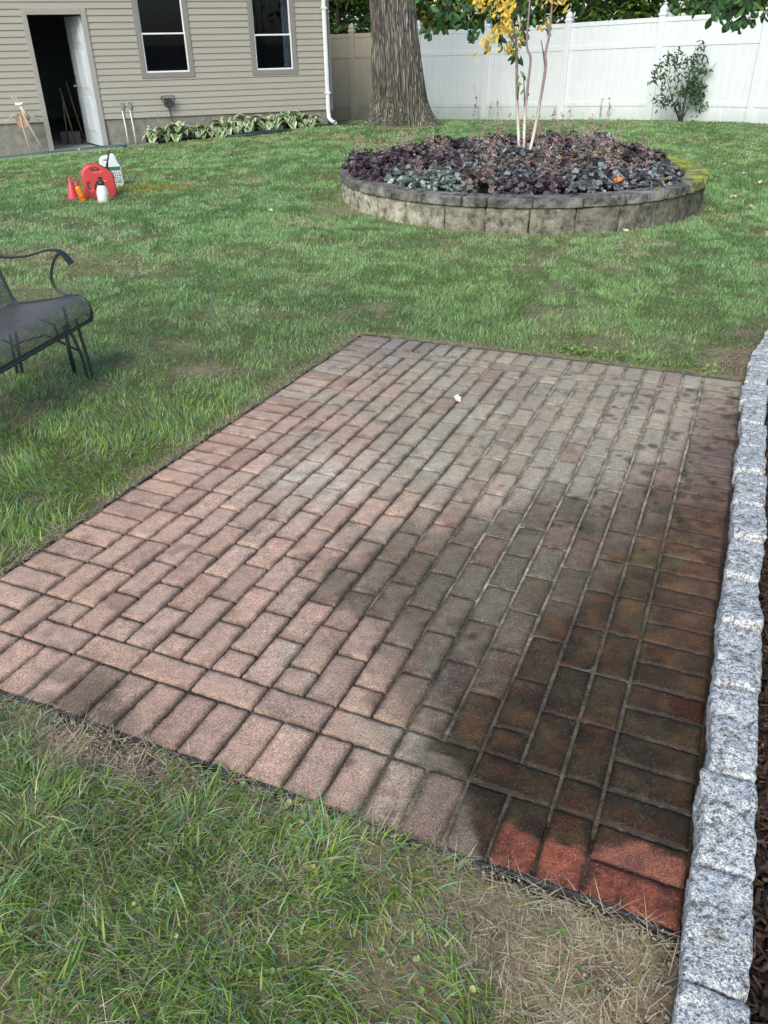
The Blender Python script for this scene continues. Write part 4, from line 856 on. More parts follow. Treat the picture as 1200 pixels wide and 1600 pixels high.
for i in range(len(FP) - 1):
    a, b2 = Vector(FP[i]), Vector(FP[i + 1]); d = (b2 - a); L = d.length; d.normalize(); za, zb = lp(i), lp(i + 1); h = 1.80
    mb = MB(); nb = max(8, round((L - .127) / .15)); w_ = (L - .12) / nb
    def strip(u0, u1, v0, v1, y0, y1):
        V = []
        for u in (u0, u1):
            for y in (y0, y1):
                for v in (v0, v1): V.append((u, y, (za + (zb - za) * u / L) + v))
        mb.add(V, [(0, 1, 3, 2), (4, 6, 7, 5), (0, 4, 5, 1), (2, 3, 7, 6), (0, 2, 6, 4), (1, 5, 7, 3)])
    for k in range(nb): strip(.06 + k * w_ + .0022, .06 + (k + 1) * w_ - .0022, -.03, h - .02, -.011, .011)
    strip(.06, L - .06, -.02, h - .03, -.005, .005)
    mv_ = M_VINYL_WARM if i < 4 else M_VINYL; po = mb.build('board_panel', mv_, fr); ang = math.atan2(d.y, d.x); po.matrix_local = Matrix.Translation(Vector((a.x, a.y, 0)) - Vector((fo.x, fo.y, fo.z))) @ Matrix.Rotation(ang, 4, 'Z')
    for v0, v1 in ((h - .06, h + .02), (h * .735, h * .735 + .085), (h * .155, h * .155 + .085)):
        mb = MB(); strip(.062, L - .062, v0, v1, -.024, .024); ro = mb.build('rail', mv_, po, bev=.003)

# ------------------------------------------------------------------ house
HO = Vector((-1.00067, 17.41786, 0)); HA = math.atan2(.33324, .94284); hz = lambda z: z + CAMZ
M_SIDING = pm('vinyl_siding', (.33, .318, .268), (.31, .298, .25), 2.5, .55, .15, .001, sc=(.3, 1, 6))
M_TAUPE = pm('taupe_trim', (.225, .215, .19), (.21, .20, .178), 5, .5)
M_CASE = pm('door_trim', (.33, .318, .285), (.30, .29, .26), 5, .5)
M_WHITE = pm('white_paint', (.78, .82, .84), (.72, .76, .78), 6, .4)
M_DOORP = pm('door_paint', (.66, .74, .80), (.62, .70, .76), 4, .4)
M_CONC = pm('foundation_concrete', (.26, .255, .215), (.17, .165, .14), 7, .9, .7, .02, detail=8)
M_SLAB = pm('concrete_slab', (.33, .325, .29), (.24, .235, .21), 6, .9, .5, .01, detail=8)
M_DARKW = pm('interior_wall', (.34, .385, .43), (.28, .32, .365), 4, .9)
M_BRASS = pm('brass', (.55, .42, .2), (.5, .38, .18), 10, .35, metal=1)
M_METAL = pm('satin_metal', (.6, .6, .58), None, 10, .3, metal=1)
mg, ntg, bsg = new_mat('window_glass'); bsg.inputs['Base Color'].default_value = (.30, .35, .40, 1); bsg.inputs['Roughness'].default_value = .02; bsg.inputs['Transmission Weight'].default_value = 1.0; bsg.inputs['IOR'].default_value = 1.28; bsg.inputs['Specular Tint'].default_value = (.6, .75, 1, 1)
hs = empty('house', HO, HA, label='beige sided house wing with an open white door and two double hung windows', cat='house')
OPEN = [(-5.20, -4.17, -9, .41), (-3.40, -2.46, -.655, .76), (-1.40, -.53, -.66, .76)]
mb = MB(); S0, S1 = -9.5, .03; ZB = -1.28
for k in range(27):
    z0, z1 = ZB + k * .0995, ZB + (k + 1) * .0995; bz = sorted(set([z0, z1] + [z for o_ in OPEN for z in o_[2:] if z0 + .001 < z < z1 - .001]))
    for za, zb in zip(bz[:-1], bz[1:]):
        zm = (za + zb) / 2; cuts_ = sorted([(o_[0], o_[1]) for o_ in OPEN if o_[2] < zm < o_[3]]); s = S0; iv = []
        for c0, c1 in cuts_: iv.append((s, c0)); s = c1
        iv.append((s, S1)); yo = lambda z: -.003 - .019 * (1 - (z - z0) / (z1 - z0))
        for a, b2 in iv:
            ns = max(1, int((b2 - a) / .4)); xs = np.linspace(a, b2, ns + 1)
            V = [(x, yo(za) + (-.002 if False else 0), hz(za)) for x in xs] + [(x, yo(zb), hz(zb)) for x in xs]; F = [(i, i + 1, ns + 1 + i + 1, ns + 1 + i) for i in range(ns)]; mb.add(V, F)
            if za == z0: V = [(x, yo(za), hz(za)) for x in xs] + [(x, .0, hz(za)) for x in xs]; mb.add(V, [(i, ns + 1 + i, ns + 2 + i, i + 1) for i in range(ns)])
wall = mb.build('siding', M_SIDING, hs)
# solid wall behind the siding, with the same openings
mb = MB(); 
def wseg(a, b2, z0, z1): mb.box(a, b2, .002, .14, hz(z0), hz(z1))
wseg(S0, -5.2, ZB, 1.40); wseg(-5.2, -4.17, .41, 1.4); wseg(-4.17, -3.40, ZB, 1.4); wseg(-3.40, -2.46, ZB, -.655); wseg(-3.40, -2.46, .76, 1.4); wseg(-2.46, -1.40, ZB, 1.4); wseg(-1.40, -.53, ZB, -.66); wseg(-1.4, -.53, .76, 1.4); wseg(-.53, S1, ZB, 1.4)
mb.box(S1 - .12, S1, .14, 7, hz(-1.39), hz(1.4)); mb.box(S1 - .34, S1 - .21, .205, 6.99, hz(-2.0), hz(-1.3)); mb.box(S0, S1, 7, 7.14, hz(-2.0), hz(1.4)); mb.box(S0 - .14, S0, .0, 7.14, hz(-1.9), hz(1.4)); mb.build('wall', M_DARKW, hs)
mb = MB(); mb.box(S0, -5.2, .012, .20, hz(-2.3), hz(ZB) - .002); mb.box(-4.17, S1 - .01, .012, .20, hz(-2.1), hz(ZB) - .002); mb.box(S1 - .2, S1 - .01, .2, 7, hz(-2.1), hz(-1.4) - .003); mb.build('foundation', M_CONC, hs)
mb = MB(); mb.box(S0, S1 - .13, .145, 6.98, hz(-1.80), hz(-1.755)); mb.build('interior_floor', pm('garage_floor', (.40, .38, .35), (.3, .285, .26), 3, .7), hs)
mb = MB(); mb.box(S0 - .3, S1 + .12, -.45, 7.5, hz(1.4), hz(1.5)); mb.build('roof', M_TAUPE, hs)
mb = MB(); mb.box(S1, S1 + .095, -.028, .09, hz(-1.30), hz(1.398)); mb.build('corner_post', M_TAUPE, hs, bev=.004)
# door frame, door
mb = MB(); mb.box(-5.20, -5.115, -.035, .10, hz(-1.76), hz(.41)); mb.box(-4.255, -4.17, -.035, .10, hz(-1.74), hz(.41)); mb.box(-5.115, -4.255, -.035, .10, hz(.325), hz(.41)); fr2 = mb.build('door_frame', M_CASE, hs, bev=.005)
mb = MB(); mb.box(-5.112, -4.258, -.05, .14, hz(-1.80), hz(-1.735)); mb.build('sill', M_SLAB, hs, bev=.006)
DA = R_(74); dw = .83
door = MB(); door.box(0, dw, -.022, .022, 0, 2.03)
d_o = door.build('door', M_DOORP, hs, bev=.003)
d_o.matrix_local = Matrix.Translation((-4.27, .10, hz(-1.725))) @ Matrix.Rotation(math.pi - DA, 4, 'Z')
# raised panels on both faces (narrow six panel door)
for u0, u1 in ((.11, .37), (.46, .72)):
    for v0, v1 in ((.22, .80), (.92, 1.52), (1.62, 1.88)):
        for sgn in (-1, 1):
            pn = MB(); y1, y2 = sgn * .0222, sgn * .031
            V = [(u0, y1, v0), (u1, y1, v0), (u1, y1, v1), (u0, y1, v1), (u0 + .025, y2, v0 + .025), (u1 - .025, y2, v0 + .025), (u1 - .025, y2, v1 - .025), (u0 + .025, y2, v1 - .025)]
            pn.add(V, [(4, 5, 6, 7), (0, 1, 5, 4), (1, 2, 6, 5), (2, 3, 7, 6), (3, 0, 4, 7)]); pn.build('panel', M_DOORP, d_o)
for sgn in (-1, 1):
    kb = MB(); kb.lathe([(.03, 0), (.03, .006), (.012, .01), (.012, .035), (.026, .045), (.028, .06), (.018, .072), (.002, .074)], n=14); ko = kb.build('knob', M_METAL, d_o, smooth=True); ko.matrix_local = Matrix.Translation((.77, sgn * .022, .95)) @ Matrix.Rotation(-sgn * math.pi / 2, 4, 'X')
    kb = MB(); kb.lathe([(.03, 0), (.03, .012), (.02, .016), (.002, .018)], n=14); ko = kb.build('deadbolt', M_METAL, d_o, smooth=True); ko.matrix_local = Matrix.Translation((.77, sgn * .022, 1.10)) @ Matrix.Rotation(-sgn * math.pi / 2, 4, 'X')
for z_ in (.22, 1.02, 1.80): kb = MB(); kb.box(-.012, .045, -.034, -.022, z_ - .05, z_ + .05); kb.tube([(-.006, -.034, z_ - .052), (-.006, -.034, z_ + .052)], .008, 8); kb.build('hinge', M_BRASS, d_o)
def window(s0, s1, z0, z1, zr, lab):
    mb = MB(); W_ = .085; y0, y1 = -.030, .05
    for a in ((s0, s0 + W_, z0, z1), (s1 - W_, s1, z0, z1), (s0 + W_, s1 - W_, z0, z0 + W_), (s0 + W_, s1 - W_, z1 - W_, z1)): mb.box(a[0], a[1], y0, y1, hz(a[2]), hz(a[3]))
    wf = mb.build('window', M_TAUPE, hs, bev=.004); wf['label'] = lab
    a0, a1, b0, b1 = s0 + W_, s1 - W_, z0 + W_, z1 - W_
    for nm, c0, c1, yy in (('lower_sash', b0, zr + .018, .006), ('upper_sash', zr - .018, b1, .034)):
        mb = MB(); t = .026
        for a in ((a0, a0 + t, c0, c1), (a1 - t, a1, c0, c1), (a0 + t, a1 - t, c0, c0 + t), (a0 + t, a1 - t, c1 - t, c1)): mb.box(a[0] + .0005, a[1] - .0005, yy - .012, yy + .012, hz(a[2]) + .0005, hz(a[3]) - .0005)
        mb.build(nm, M_WHITE, wf, bev=.002)
        mb = MB(); mb.box(a0 + t, a1 - t, yy - .002, yy + .002, hz(c0 + t), hz(c1 - t)); mb.build('glass', mg, wf)
    mb = MB(); mb.box(a0, a1, .046, .13, hz(b0) - .03, hz(b0)); mb.build('inner_sill', M_WHITE, wf)
window(-3.40, -2.46, -.655, .76, .025, 'window nearer the door'); window(-1.40, -.53, -.66, .76, -.02, 'window nearer the downspout')
# a curtain edge and a pale heap inside
mb = MB(); V = []; 
for i in range(13):
    for z_ in (-.55, .7): V.append((-.72 + i * .012, .24 + .02 * math.sin(i * 1.7), hz(z_)))
mb.add(V, [(2 * i, 2 * i + 2, 2 * i + 3, 2 * i + 1) for i in range(12)]); mb.build('curtain', M_WHITE, hs)
M_DUST = pm('dust_sheet', (.09, .10, .11), (.06, .07, .08), 6, .9)
mb = MB(); Pv, F = rounded_block(1.7, 2.2, 1.3, .35, 10, 3, .05, 2, 2); mb.add(Pv + [-2.8, 2.0, hz(-1.08)], F); mb.build('covered_heap', M_DUST, hs, smooth=True)
# downspout
dp = MB(); pts = [(.015, -.075, hz(1.39)), (.015, -.075, hz(-1.32)), (.02, -.085, hz(-1.42)), (.05, -.13, hz(-1.47)), (.10, -.22, hz(-1.50))]
V = []; F = []
for i, p in enumerate(pts):
    d = (Vector(pts[min(i + 1, 4)]) - Vector(pts[max(i - 1, 0)])).normalized(); a = Vector((1, 0, 0)); b2 = d.cross(a).normalized()
    for j in range(12):
        t = 2 * math.pi * j / 12; cx_, sx_ = math.cos(t), math.sin(t); k_ = 1 / max(abs(cx_), abs(sx_)); V.append(tuple(Vector(p) + a * cx_ * min(k_, 1.28) * .037 + b2 * sx_ * min(k_, 1.28) * .028 * (1.0 if j % 2 else .93)))
F = [(i * 12 + j, i * 12 + (j + 1) % 12, (i + 1) * 12 + (j + 1) % 12, (i + 1) * 12 + j) for i in range(4) for j in range(12)]
dp.add(V, F); dso = dp.build('downspout', M_WHITE, hs, smooth=False)
for z_ in (.38, -1.0): mb = MB(); mb.box(-.035, .065, -.112, -.0165, hz(z_), hz(z_) + .03); mb.build('strap', M_WHITE, dso)
# ground by the house
def wall_pt(s, o, z=None): x = HO.x + s * .94284 + o * .33324; y = HO.y + s * .33324 - o * .94284; return Vector((x, y, Tz(x, y) if z is None else z))
def strip_sheet(name, s0, s1, o0, o1, dz, m, n=30, edge=.0):
    V = []; k = 6
    for i in range(n + 1):
        s = s0 + (s1 - s0) * i / n
        for j in range(k): o_ = o0 + (o1 - o0 + (rd.uniform(-edge, edge) if j == k - 1 else 0)) * j / (k - 1); V.append(tuple(wall_pt(s, o_) + Vector((0, 0, dz - (.04 if j == k - 1 else 0)))))
    mb = MB(); mb.add(V, [(i * k + j, i * k + j + 1, (i + 1) * k + j + 1, (i + 1) * k + j) for i in range(n) for j in range(k - 1)][::1]); o = mb.build(name, m, smooth=False); return tag(o, kind='structure')
strip_sheet('pavement', -9.5, -3.95, -.01, .66, .02, M_SLAB); strip_sheet('planting_bed', -3.93, .5, -.01, .62, .012, M_SOIL, 30, .06)
mb = MB(); p0, p1 = wall_pt(-3.88, .50), wall_pt(-3.35, .53); 
V = []
for p in (p0, p1):
    for o_ in (0, .13):
        for z_ in (-.01, .045): V.append((p.x + o_ * .33, p.y - o_ * .94, p.z + z_))
mb.add(V, [(0, 1, 3, 2), (4, 6, 7, 5), (0, 4, 5, 1), (2, 3, 7, 6), (0, 2, 6, 4), (1, 5, 7, 3)]); o = mb.build('edging_block', M_CONC, bev=.006, origin=tuple(p0)); tag(o, 'low flat concrete edging block in front of the leftmost hosta', 'edging block')

# things seen through the open door
M_WOOD = pm('tool_wood', (.20, .13, .075), (.14, .09, .05), 30, .6, sc=(1, 1, .1)); M_PALE = pm('pale_stick', (.62, .55, .44), (.52, .44, .33), 40, .7)
def tool(name, s, o, h, lean, head, label, col):
    base = Vector((HO.x + s * .94284 + o * .33324, HO.y + s * .33324 - o * .94284, hz(-1.755))); r = empty(name, base, HA, label=label, cat=name.replace('_', ' '))
    mb = MB(); mb.tube([(0, 0, .02), (lean * .5, .03, h * .5), (lean, .07, h)], .014, 8); mb.build('handle', col, r, smooth=True)
    mb = MB()
    if head == 'broom': mb.box(-.13, .13, -.02, .02, .0, .05); mb.build('head', M_WOOD, r, bev=.004); mb = MB(); mb.box(-.125, .125, -.03, .03, -.0, .02); 
    else:
        mb.add([(-.1, 0, .0), (.1, 0, 0), (.11, .02, .22), (-.11, .02, .22), (-.1, .012, 0), (.1, .012, 0), (.11, .032, .22), (-.11, .032, .22)], [(0, 1, 2, 3), (7, 6, 5, 4), (0, 4, 5, 1), (1, 5, 6, 2), (2, 6, 7, 3), (3, 7, 4, 0)])
    mb.build('blade' if head != 'broom' else 'bristles', M_BLKPLASTIC if head != 'broom' else M_WOOD, r)
    return r
tool('broom', -4.55, -1.1, 1.05, -.14, 'broom', 'long wooden handled broom leaning in the dark doorway', M_WOOD); tool('shovel', -4.72, -.9, .95, -.10, 'blade', 'shovel with brown wooden handle inside the doorway, left of the broom', M_WOOD); tool('hoe', -4.86, -1.0, .75, .05, 'blade', 'short brown handled tool standing farthest left in the doorway', M_WOOD)

# ------------------------------------------------------------------ hostas
def hosta(seed):
    r = random.Random(seed); mb = MB()
    for i in range(44):
        t = r.uniform(0, 6.283); ring = r.random(); L = r.uniform(.19, .28); Wd = L * r.uniform(.26, .33); el0 = .35 + ring * 1.0; K = 7; p = Vector((0, 0, .03)); pet = r.uniform(.06, .15); d0 = Vector((math.cos(t) * math.cos(el0), math.sin(t) * math.cos(el0), math.sin(el0))); mb.tube([tuple(p), tuple(p + d0 * pet)], .004, 4, (.13, .2, .06)); p = p + d0 * pet; V = []; C = []; el = el0
        side = Vector((-math.sin(t), math.cos(t), 0)); 
        for k in range(K + 1):
            q = k / K; wd = Wd * math.sin(math.pi * min(1, q * .93 + .07) ** .75) if k < K else 0.001; dd = Vector((math.cos(t) * math.cos(el), math.sin(t) * math.cos(el), math.sin(el))); up_ = side.cross(dd) * -1
            for u in (-1, -.60, 0, .60, 1): V.append(tuple(p + side * (u * wd) + Vector((0, 0, 1)) * (abs(u) * wd * .35))); C.append((.86, .86, .62) if abs(u) == 1 else ((.55, .60, .35) if abs(u) > .5 and r.random() < .45 else (.12, .25, .09)))
            p = p + dd * (L / K); el -= .33
        F = [(k * 5 + j, k * 5 + j + 1, (k + 1) * 5 + j + 1, (k + 1) * 5 + j) for k in range(K) for j in range(4)]; tone = r.uniform(.75, 1.2); mb.add(V, F, np.array(C) * tone)
    return mb
hb = [hosta(s).build('hosta', M_WAXY, smooth=True) for s in (1, 2, 3)]
HL = ['leftmost cream edged hosta, beside the short white pipe', 'second cream edged hosta from the left, below the cable box', 'third cream edged hosta from the left, between the two windows', 'cream edged hosta in the middle of the row', 'cream edged hosta below the right window', 'sixth cream edged hosta from the left, behind the coiled hose end', 'seventh cream edged hosta from the left', 'rightmost small cream edged hosta, nearest the downspout', 'cream edged hosta at the back of the row against the foundation']
for i, (s, o_, sc) in enumerate([(-3.30, .32, 1.0), (-2.92, .36, 1.15), (-2.45, .38, .95), (-2.08, .34, 1.1), (-1.62, .36, 1.2), (-1.22, .34, 1.05), (-.88, .32, 1.15), (-.42, .34, .85), (-.62, .22, .9)]):
    o = hb[i % 3] if i < 3 else copy_tree(hb[i % 3]); o.location = wall_pt(s, o_) + Vector((0, 0, .01)); o.rotation_euler = (0, 0, rd.uniform(0, 6.28)); o.scale = (sc, sc, sc * .95); tag(o, HL[i], 'hosta', 'variegated hostas along the foundation')
    if i in (0, 2, 3, 5, 6):
        st = MB(); x1, y1 = rd.gauss(0, .05), rd.gauss(0, .03); st.tube([(0, 0, .05), (x1 * .5, y1 * .5, .25), (x1, y1, rd.uniform(.42, .6))], .0022, 4, (.45, .38, .25))
        for _ in range(8): q = rd.uniform(.55, 1); st.add([(x1 * q + rd.gauss(0, .008), y1 * q + rd.gauss(0, .008), .5 * q + rd.gauss(0, .01)) for _ in range(3)], [(0, 1, 2)], (.5, .42, .28))
        st.build('flower_stalk', M_DEBRIS, o)

# ------------------------------------------------------------------ things along the wall
o = None
for s, lab in ((-3.825, 'white garden stake with forked top, nearer the door'), (-3.69, 'white garden stake with forked top, farther from the door')):
    b0 = wall_pt(s, .10); r = empty('garden_stake', b0, HA, label=lab, cat='garden stake', group='white stakes by the wall'); mb = MB(); mb.tube([(0, 0, -.02), (0, .03, .30), (-.01, .075, .60)], .011, 8); mb.build('shaft', M_WHITE, r, smooth=True)
    mb = MB(); mb.box(-.032, .032, .06, .08, .57, .66); mb.box(-.032, -.016, .06, .08, .66, .70); mb.box(.016, .032, .06, .08, .66, .70); mb.build('fork', M_METAL, r, bev=.004)
b0 = wall_pt(-2.99, .12); r = empty('cable_post', b0, HA, label='dark post holding a power box and coiled black cable behind the hostas', cat='cable post'); mb = MB(); mb.tube([(.05, 0, 0), (.01, .02, .3), (-.02, .03, .58)], .013, 6); mb.build('post', M_BLKPLASTIC, r)
mb = MB(); mb.box(-.09, .05, -.02, .06, .56, .70); mb.build('power_box', M_BLKPLASTIC, r, bev=.012); mb = MB()
for k in range(7):
    a = k * .45 - 1.3; c = Vector((-.02 + .10 * math.sin(a), -.02, .66 + .03 * math.cos(a))); pp = [tuple(c + Vector((math.cos(t) * .075 * math.cos(a), rd.gauss(0, .006), math.sin(t) * .055 + math.cos(t) * .03 * math.sin(a)))) for t in np.linspace(0, 6.28, 15)]; mb.tube(pp, .004, 5)
mb.build('cable', M_BLKPLASTIC, r)
b0 = wall_pt(-3.45, .22); r = empty('standpipe', b0, HA, label='short white plastic pipe with a tap elbow left of the hostas', cat='pipe'); mb = MB(); mb.tube([(0, 0, 0), (0, 0, .26)], .017, 10); mb.build('pipe', M_WHITE, r, smooth=True); mb = MB(); mb.tube([(-.01, 0, .25), (.02, 0, .28), (.06, -.02, .275)], .016, 8); mb.lathe([(.02, .28), (.022, .30), (.01, .31)], n=8); mb.build('tap', M_METAL, r, smooth=True)
# wooden deer figure
b0 = wall_pt(-5.52, .30); r = empty('deer_figure', b0, HA, label='rustic deer figure made of a log slice and pale sticks, left of the door', cat='garden figure')
mb = MB(); Pm = Matrix.Rotation(R_(90), 4, 'X'); n = 26; V = [];
for y in (-.03, .03): V += [(.115 * (1 + .04 * math.sin(3 * t)) * math.cos(t) + .0, y, .57 + .12 * math.sin(t)) for t in np.linspace(0, 2 * math.pi, n, endpoint=False)]
mb.add(V, [tuple(range(n)), tuple(range(2 * n - 1, n - 1, -1))] + [(j, n + j, n + (j + 1) % n, (j + 1) % n) for j in range(n)]); mb.build('body', pm('log_slice', (.46, .33, .22), (.34, .23, .14), 20, .8), r)
for x0, x1 in ((.02, -.03), (.26, .02)): mb = MB(); mb.tube([(x0, -.02, 0), ((x0 + x1) / 2 - .01, -.04, .35), (x1, -.04, .68)], .010, 6); mb.build('leg', M_PALE, r, smooth=True)
mb = MB(); mb.tube([(.10, -.05, .60), (.05, -.06, .70), (.01, -.06, .80)], [.032, .036, .03], 10); mb.build('neck', M_PALE, r, smooth=True)
mb = MB(); mb.tube([(-.06, -.07, .83), (-.02, -.08, .815), (.03, -.08, .82), (.07, -.07, .84)], [.02, .026, .026, .022], 8); mb.build('head', M_WHITE, r, smooth=True)
for x0, x1 in ((-.04, -.085), (.0, -.03)): mb = MB(); mb.tube([(x0, -.06, .84), (x1, -.06, .96)], .008, 5); mb.tube([(x0 * .6 + x1 * .4, -.06, .89), (x1 - .03, -.06, .93)], .005, 4); mb.build('antler', M_PALE, r)
for pl in ([(-.03, -.05, .67), (-.12, -.07, .67), (-.28, -.10, .56)], [(.04, -.05, .67), (.16, -.05, .63), (.27, -.06, .56)]): mb = MB(); mb.tube(pl, .008, 5); mb.build('arm', M_PALE, r, smooth=True)
# hoses
M_HOSE = pm('teal_hose', (.045, .15, .13), (.03, .11, .10), 60, .4)
def hose(name, so, rad, label, m):
    pts = []
    for i in range(len(so) - 1):
        p0, p1, p2, p3 = [np.array(so[min(max(j, 0), len(so) - 1)]) for j in (i - 1, i, i + 1, i + 2)]
        for t in np.linspace(0, 1, 8, endpoint=False): q = .5 * ((2 * p1) + (-p0 + p2) * t + (2 * p0 - 5 * p1 + 4 * p2 - p3) * t * t + (-p0 + 3 * p1 - 3 * p2 + p3) * t ** 3); w3 = wall_pt(q[0], q[1]); w3.z += .02 + rad + (q[2] if len(q) > 2 else 0); pts.append(w3)
    o0 = pts[0].copy(); mb = MB(); mb.tube([tuple(p) for p in pts], rad, 8); o = mb.build(name, m, smooth=True, origin=tuple(o0)); tag(o, label, 'hose'); return o
hose('garden_hose', [(-8.5, .20), (-7, .16), (-5.8, .22), (-5.1, .18), (-4.7, .20), (-4.2, .14), (-3.85, .28), (-3.75, .42), (-4.0, .50), (-4.4, .42), (-4.75, .36), (-5.3, .34), (-5.9, .26), (-7.0, .30), (-8.4, .36)], .011, 'teal garden hose lying on the concrete strip in front of the door', M_HOSE)
mb = MB(); p = wall_pt(-4.72, .34); mb.tube([tuple(p + Vector((0, 0, .035))), tuple(p + Vector((.05, -.01, .035)))], .02, 10); o = mb.build('hose_fitting', M_METAL, origin=tuple(p)); tag(o, 'metal hose fitting resting on the teal hose in front of the door sill', 'hose fitting')
cs = []
for k in range(38): a = k * 2 * math.pi / 11; rr_ = .48 - .006 * k; cs.append((-1.55 + rr_ * 1.35 * math.cos(a), .80 + rr_ * .42 * math.sin(a), .004 * k / 8))
hose('garden_hose', cs, .010, 'dark green hose lying coiled flat on the grass before the hostas', pm('dark_hose', (.02, .05, .04), (.012, .03, .026), 60, .4))

# ------------------------------------------------------------------ cans and bottles on the lawn
def prof_mesh(name, outer, holes, depth, bev, m, parent, smooth=True):
    cu = bpy.data.curves.new('tmp', 'CURVE'); cu.dimensions = '2D'; cu.fill_mode = 'BOTH'; cu.extrude = depth / 2 - bev; cu.bevel_depth = bev; cu.bevel_resolution = 3; cu.offset = -bev * .6
    for pl in [outer] + holes:
        sp_ = cu.splines.new('BEZIER'); sp_.bezier_points.add(len(pl) - 1); sp_.use_cyclic_u = True; sp_.resolution_u = 5
        n = len(pl)
        for i, p in enumerate(pl):
            bp = sp_.bezier_points[i]; P0, P1, P2 = Vector(pl[i - 1]), Vector(p), Vector(pl[(i + 1) % n]); bp.co = (p[0], p[1], 0); k = .28
            bp.handle_left = tuple((P1 + (P0 - P1) * k).to_3d()); bp.handle_right = tuple((P1 + (P2 - P1) * k).to_3d())
            t = ((P2 - P1).normalized() + (P1 - P0).normalized()).normalized(); bp.handle_left = tuple((P1 - t * (P1 - P0).length * k).to_3d()); bp.handle_right = tuple((P1 + t * (P2 - P1).length * k).to_3d())
    ob = bpy.data.objects.new('tmp', cu); COL.objects.link(ob); dg = bpy.context.evaluated_depsgraph_get(); me = bpy.data.meshes.new_from_object(ob.evaluated_get(dg)); bpy.data.objects.remove(ob); me.name = name
    me.transform(Matrix.Rotation(R_(90), 4, 'X')); me.materials.clear(); me.materials.append(m); me.polygons.foreach_set('use_smooth', [smooth] * len(me.polygons)); me.update()
    o = bpy.data.objects.new(name, me); COL.objects.link(o); o.parent = parent; return o
M_RED = pm('red_plastic', (.60, .07, .075), (.50, .05, .055), 4, .38, .1, .003); M_ORG = pm('orange_plastic', (.80, .26, .015), (.72, .21, .012), 4, .35); M_MILK = pm('milky_plastic', (.72, .78, .76), (.66, .72, .70), 5, .35)
M_BLK = pm('black_sprayer', (.02, .022, .026), (.03, .032, .036), 10, .35); M_GRN = pm('green_label', (.045, .16, .085), (.04, .13, .07), 12, .45); M_LBL = pm('paper_label', (.62, .66, .62), (.55, .6, .56), 20, .5)
RZ = .316
def spot(x, y): return (x, y, Tz(x, y) + .008)
r = empty('fuel_can', spot(-3.60, 10.45), RZ, label='big red plastic fuel can with black spout standing on the lawn', cat='fuel can'); r.scale = (.92, .92, .92)
outer = [(.0, .025), (.0, .16), (.0, .30), (.035, .362), (.09, .398), (.15, .405), (.205, .398), (.27, .36), (.345, .315), (.378, .27), (.386, .20), (.386, .03), (.36, .004), (.03, .004)]
bd_ = prof_mesh('body', outer, [[(.122, .362), (.165, .372), (.205, .366), (.24, .332), (.18, .325), (.13, .327)], [(.050, .19), (.072, .205), (.09, .17), (.093, .12), (.075, .095), (.053, .12)]], .19, .03, M_RED, r)
mb = MB(); mb.lathe([(.034, 0), (.036, .008), (.034, .03), (.018, .036)], n=16); o = mb.build('collar', M_BLK, r, smooth=True); o.matrix_local = Matrix.Translation((.318, 0, .325)) @ Matrix.Rotation(R_(22), 4, 'Y')
mb = MB(); mb.tube([(.325, 0, .35), (.345, 0, .42), (.395, 0, .56)], [.017, .013, .011], 10); mb.build('spout', M_BLK, r, smooth=True)
mb = MB(); mb.lathe([(.02, 0), (.02, .02), (.012, .024)], n=12); o = mb.build('vent_cap', M_BLK, r, smooth=True); o.matrix_local = Matrix.Translation((.378, 0, .235)) @ Matrix.Rotation(R_(80), 4, 'Y')
r = empty('funnel', spot(-3.74, 10.38), RZ, label='red plastic funnel standing upside down, leftmost on the lawn', cat='funnel'); mb = MB(); mb.lathe([(.066, 0), (.068, .012), (.060, .016), (.034, .16), (.018, .175), (.014, .24), (.010, .242)], n=24); mb.build('cone', M_RED, r, smooth=True); mb = MB(); mb.lathe([(.0705, .002), (.0715, .008), (.069, .012)], n=24); mb.build('rim', M_RED, r, smooth=True)
r = empty('pruning_sealer_bottle', spot(-3.555, 10.22), RZ, label='orange bottle with red looped cap leaning against the fuel can', cat='bottle'); r.name = 'orange_bottle'; r.rotation_euler = (0, R_(-16), RZ)
mb = MB(); mb.lathe([(.034, 0), (.038, .006), (.038, .15), (.036, .165), (.026, .178), (.024, .185)], n=22); mb.build('body', M_ORG, r, smooth=True); mb = MB(); mb.lathe([(.027, .182), (.029, .186), (.029, .205), (.024, .212)], n=20); mb.build('cap', M_RED, r, smooth=True)
mb = MB(); mb.tube([(-.026, 0, .205), (-.036, 0, .235), (-.018, 0, .262), (.014, 0, .262), (.034, 0, .238), (.026, 0, .205)], .0085, 8); mb.build('loop_handle', M_RED, r, smooth=True); mb = MB(); mb.lathe([(.0386, .045), (.0388, .05), (.0388, .06), (.0386, .065)], n=22); mb.build('band', M_RED, r, smooth=True)
r = empty('weed_killer_jug', spot(-3.60, 11.2), RZ, label='white jug with moulded grip and green label standing behind the fuel can', cat='jug'); r.name = 'jug'
prof_mesh('body', [(.0, .02), (.0, .15), (.0, .29), (.012, .345), (.05, .365), (.13, .37), (.185, .372), (.20, .35), (.212, .30), (.24, .245), (.246, .13), (.246, .02), (.225, .004), (.02, .004)], [[(.055, .325), (.085, .335), (.115, .334), (.118, .318), (.085, .312), (.056, .310)]], .13, .02, M_MILK, r)
mb = MB(); mb.box(.012, .236, -.0668, -.0655, .20, .245); mb.build('label_band', M_GRN, r); mb = MB(); mb.box(.012, .238, -.0664, -.0655, .03, .198); lb = mb.build('label', M_LBL, r); mb = MB()
for row in range(5):
    for q in range(4):
        w_ = rd.uniform(.010, .028); mb.box(.13 + q * .026, .13 + q * .026 + min(w_, .022), -.0674, -.0666, .05 + row * .028, .05 + row * .028 + rd.uniform(.008, .018))
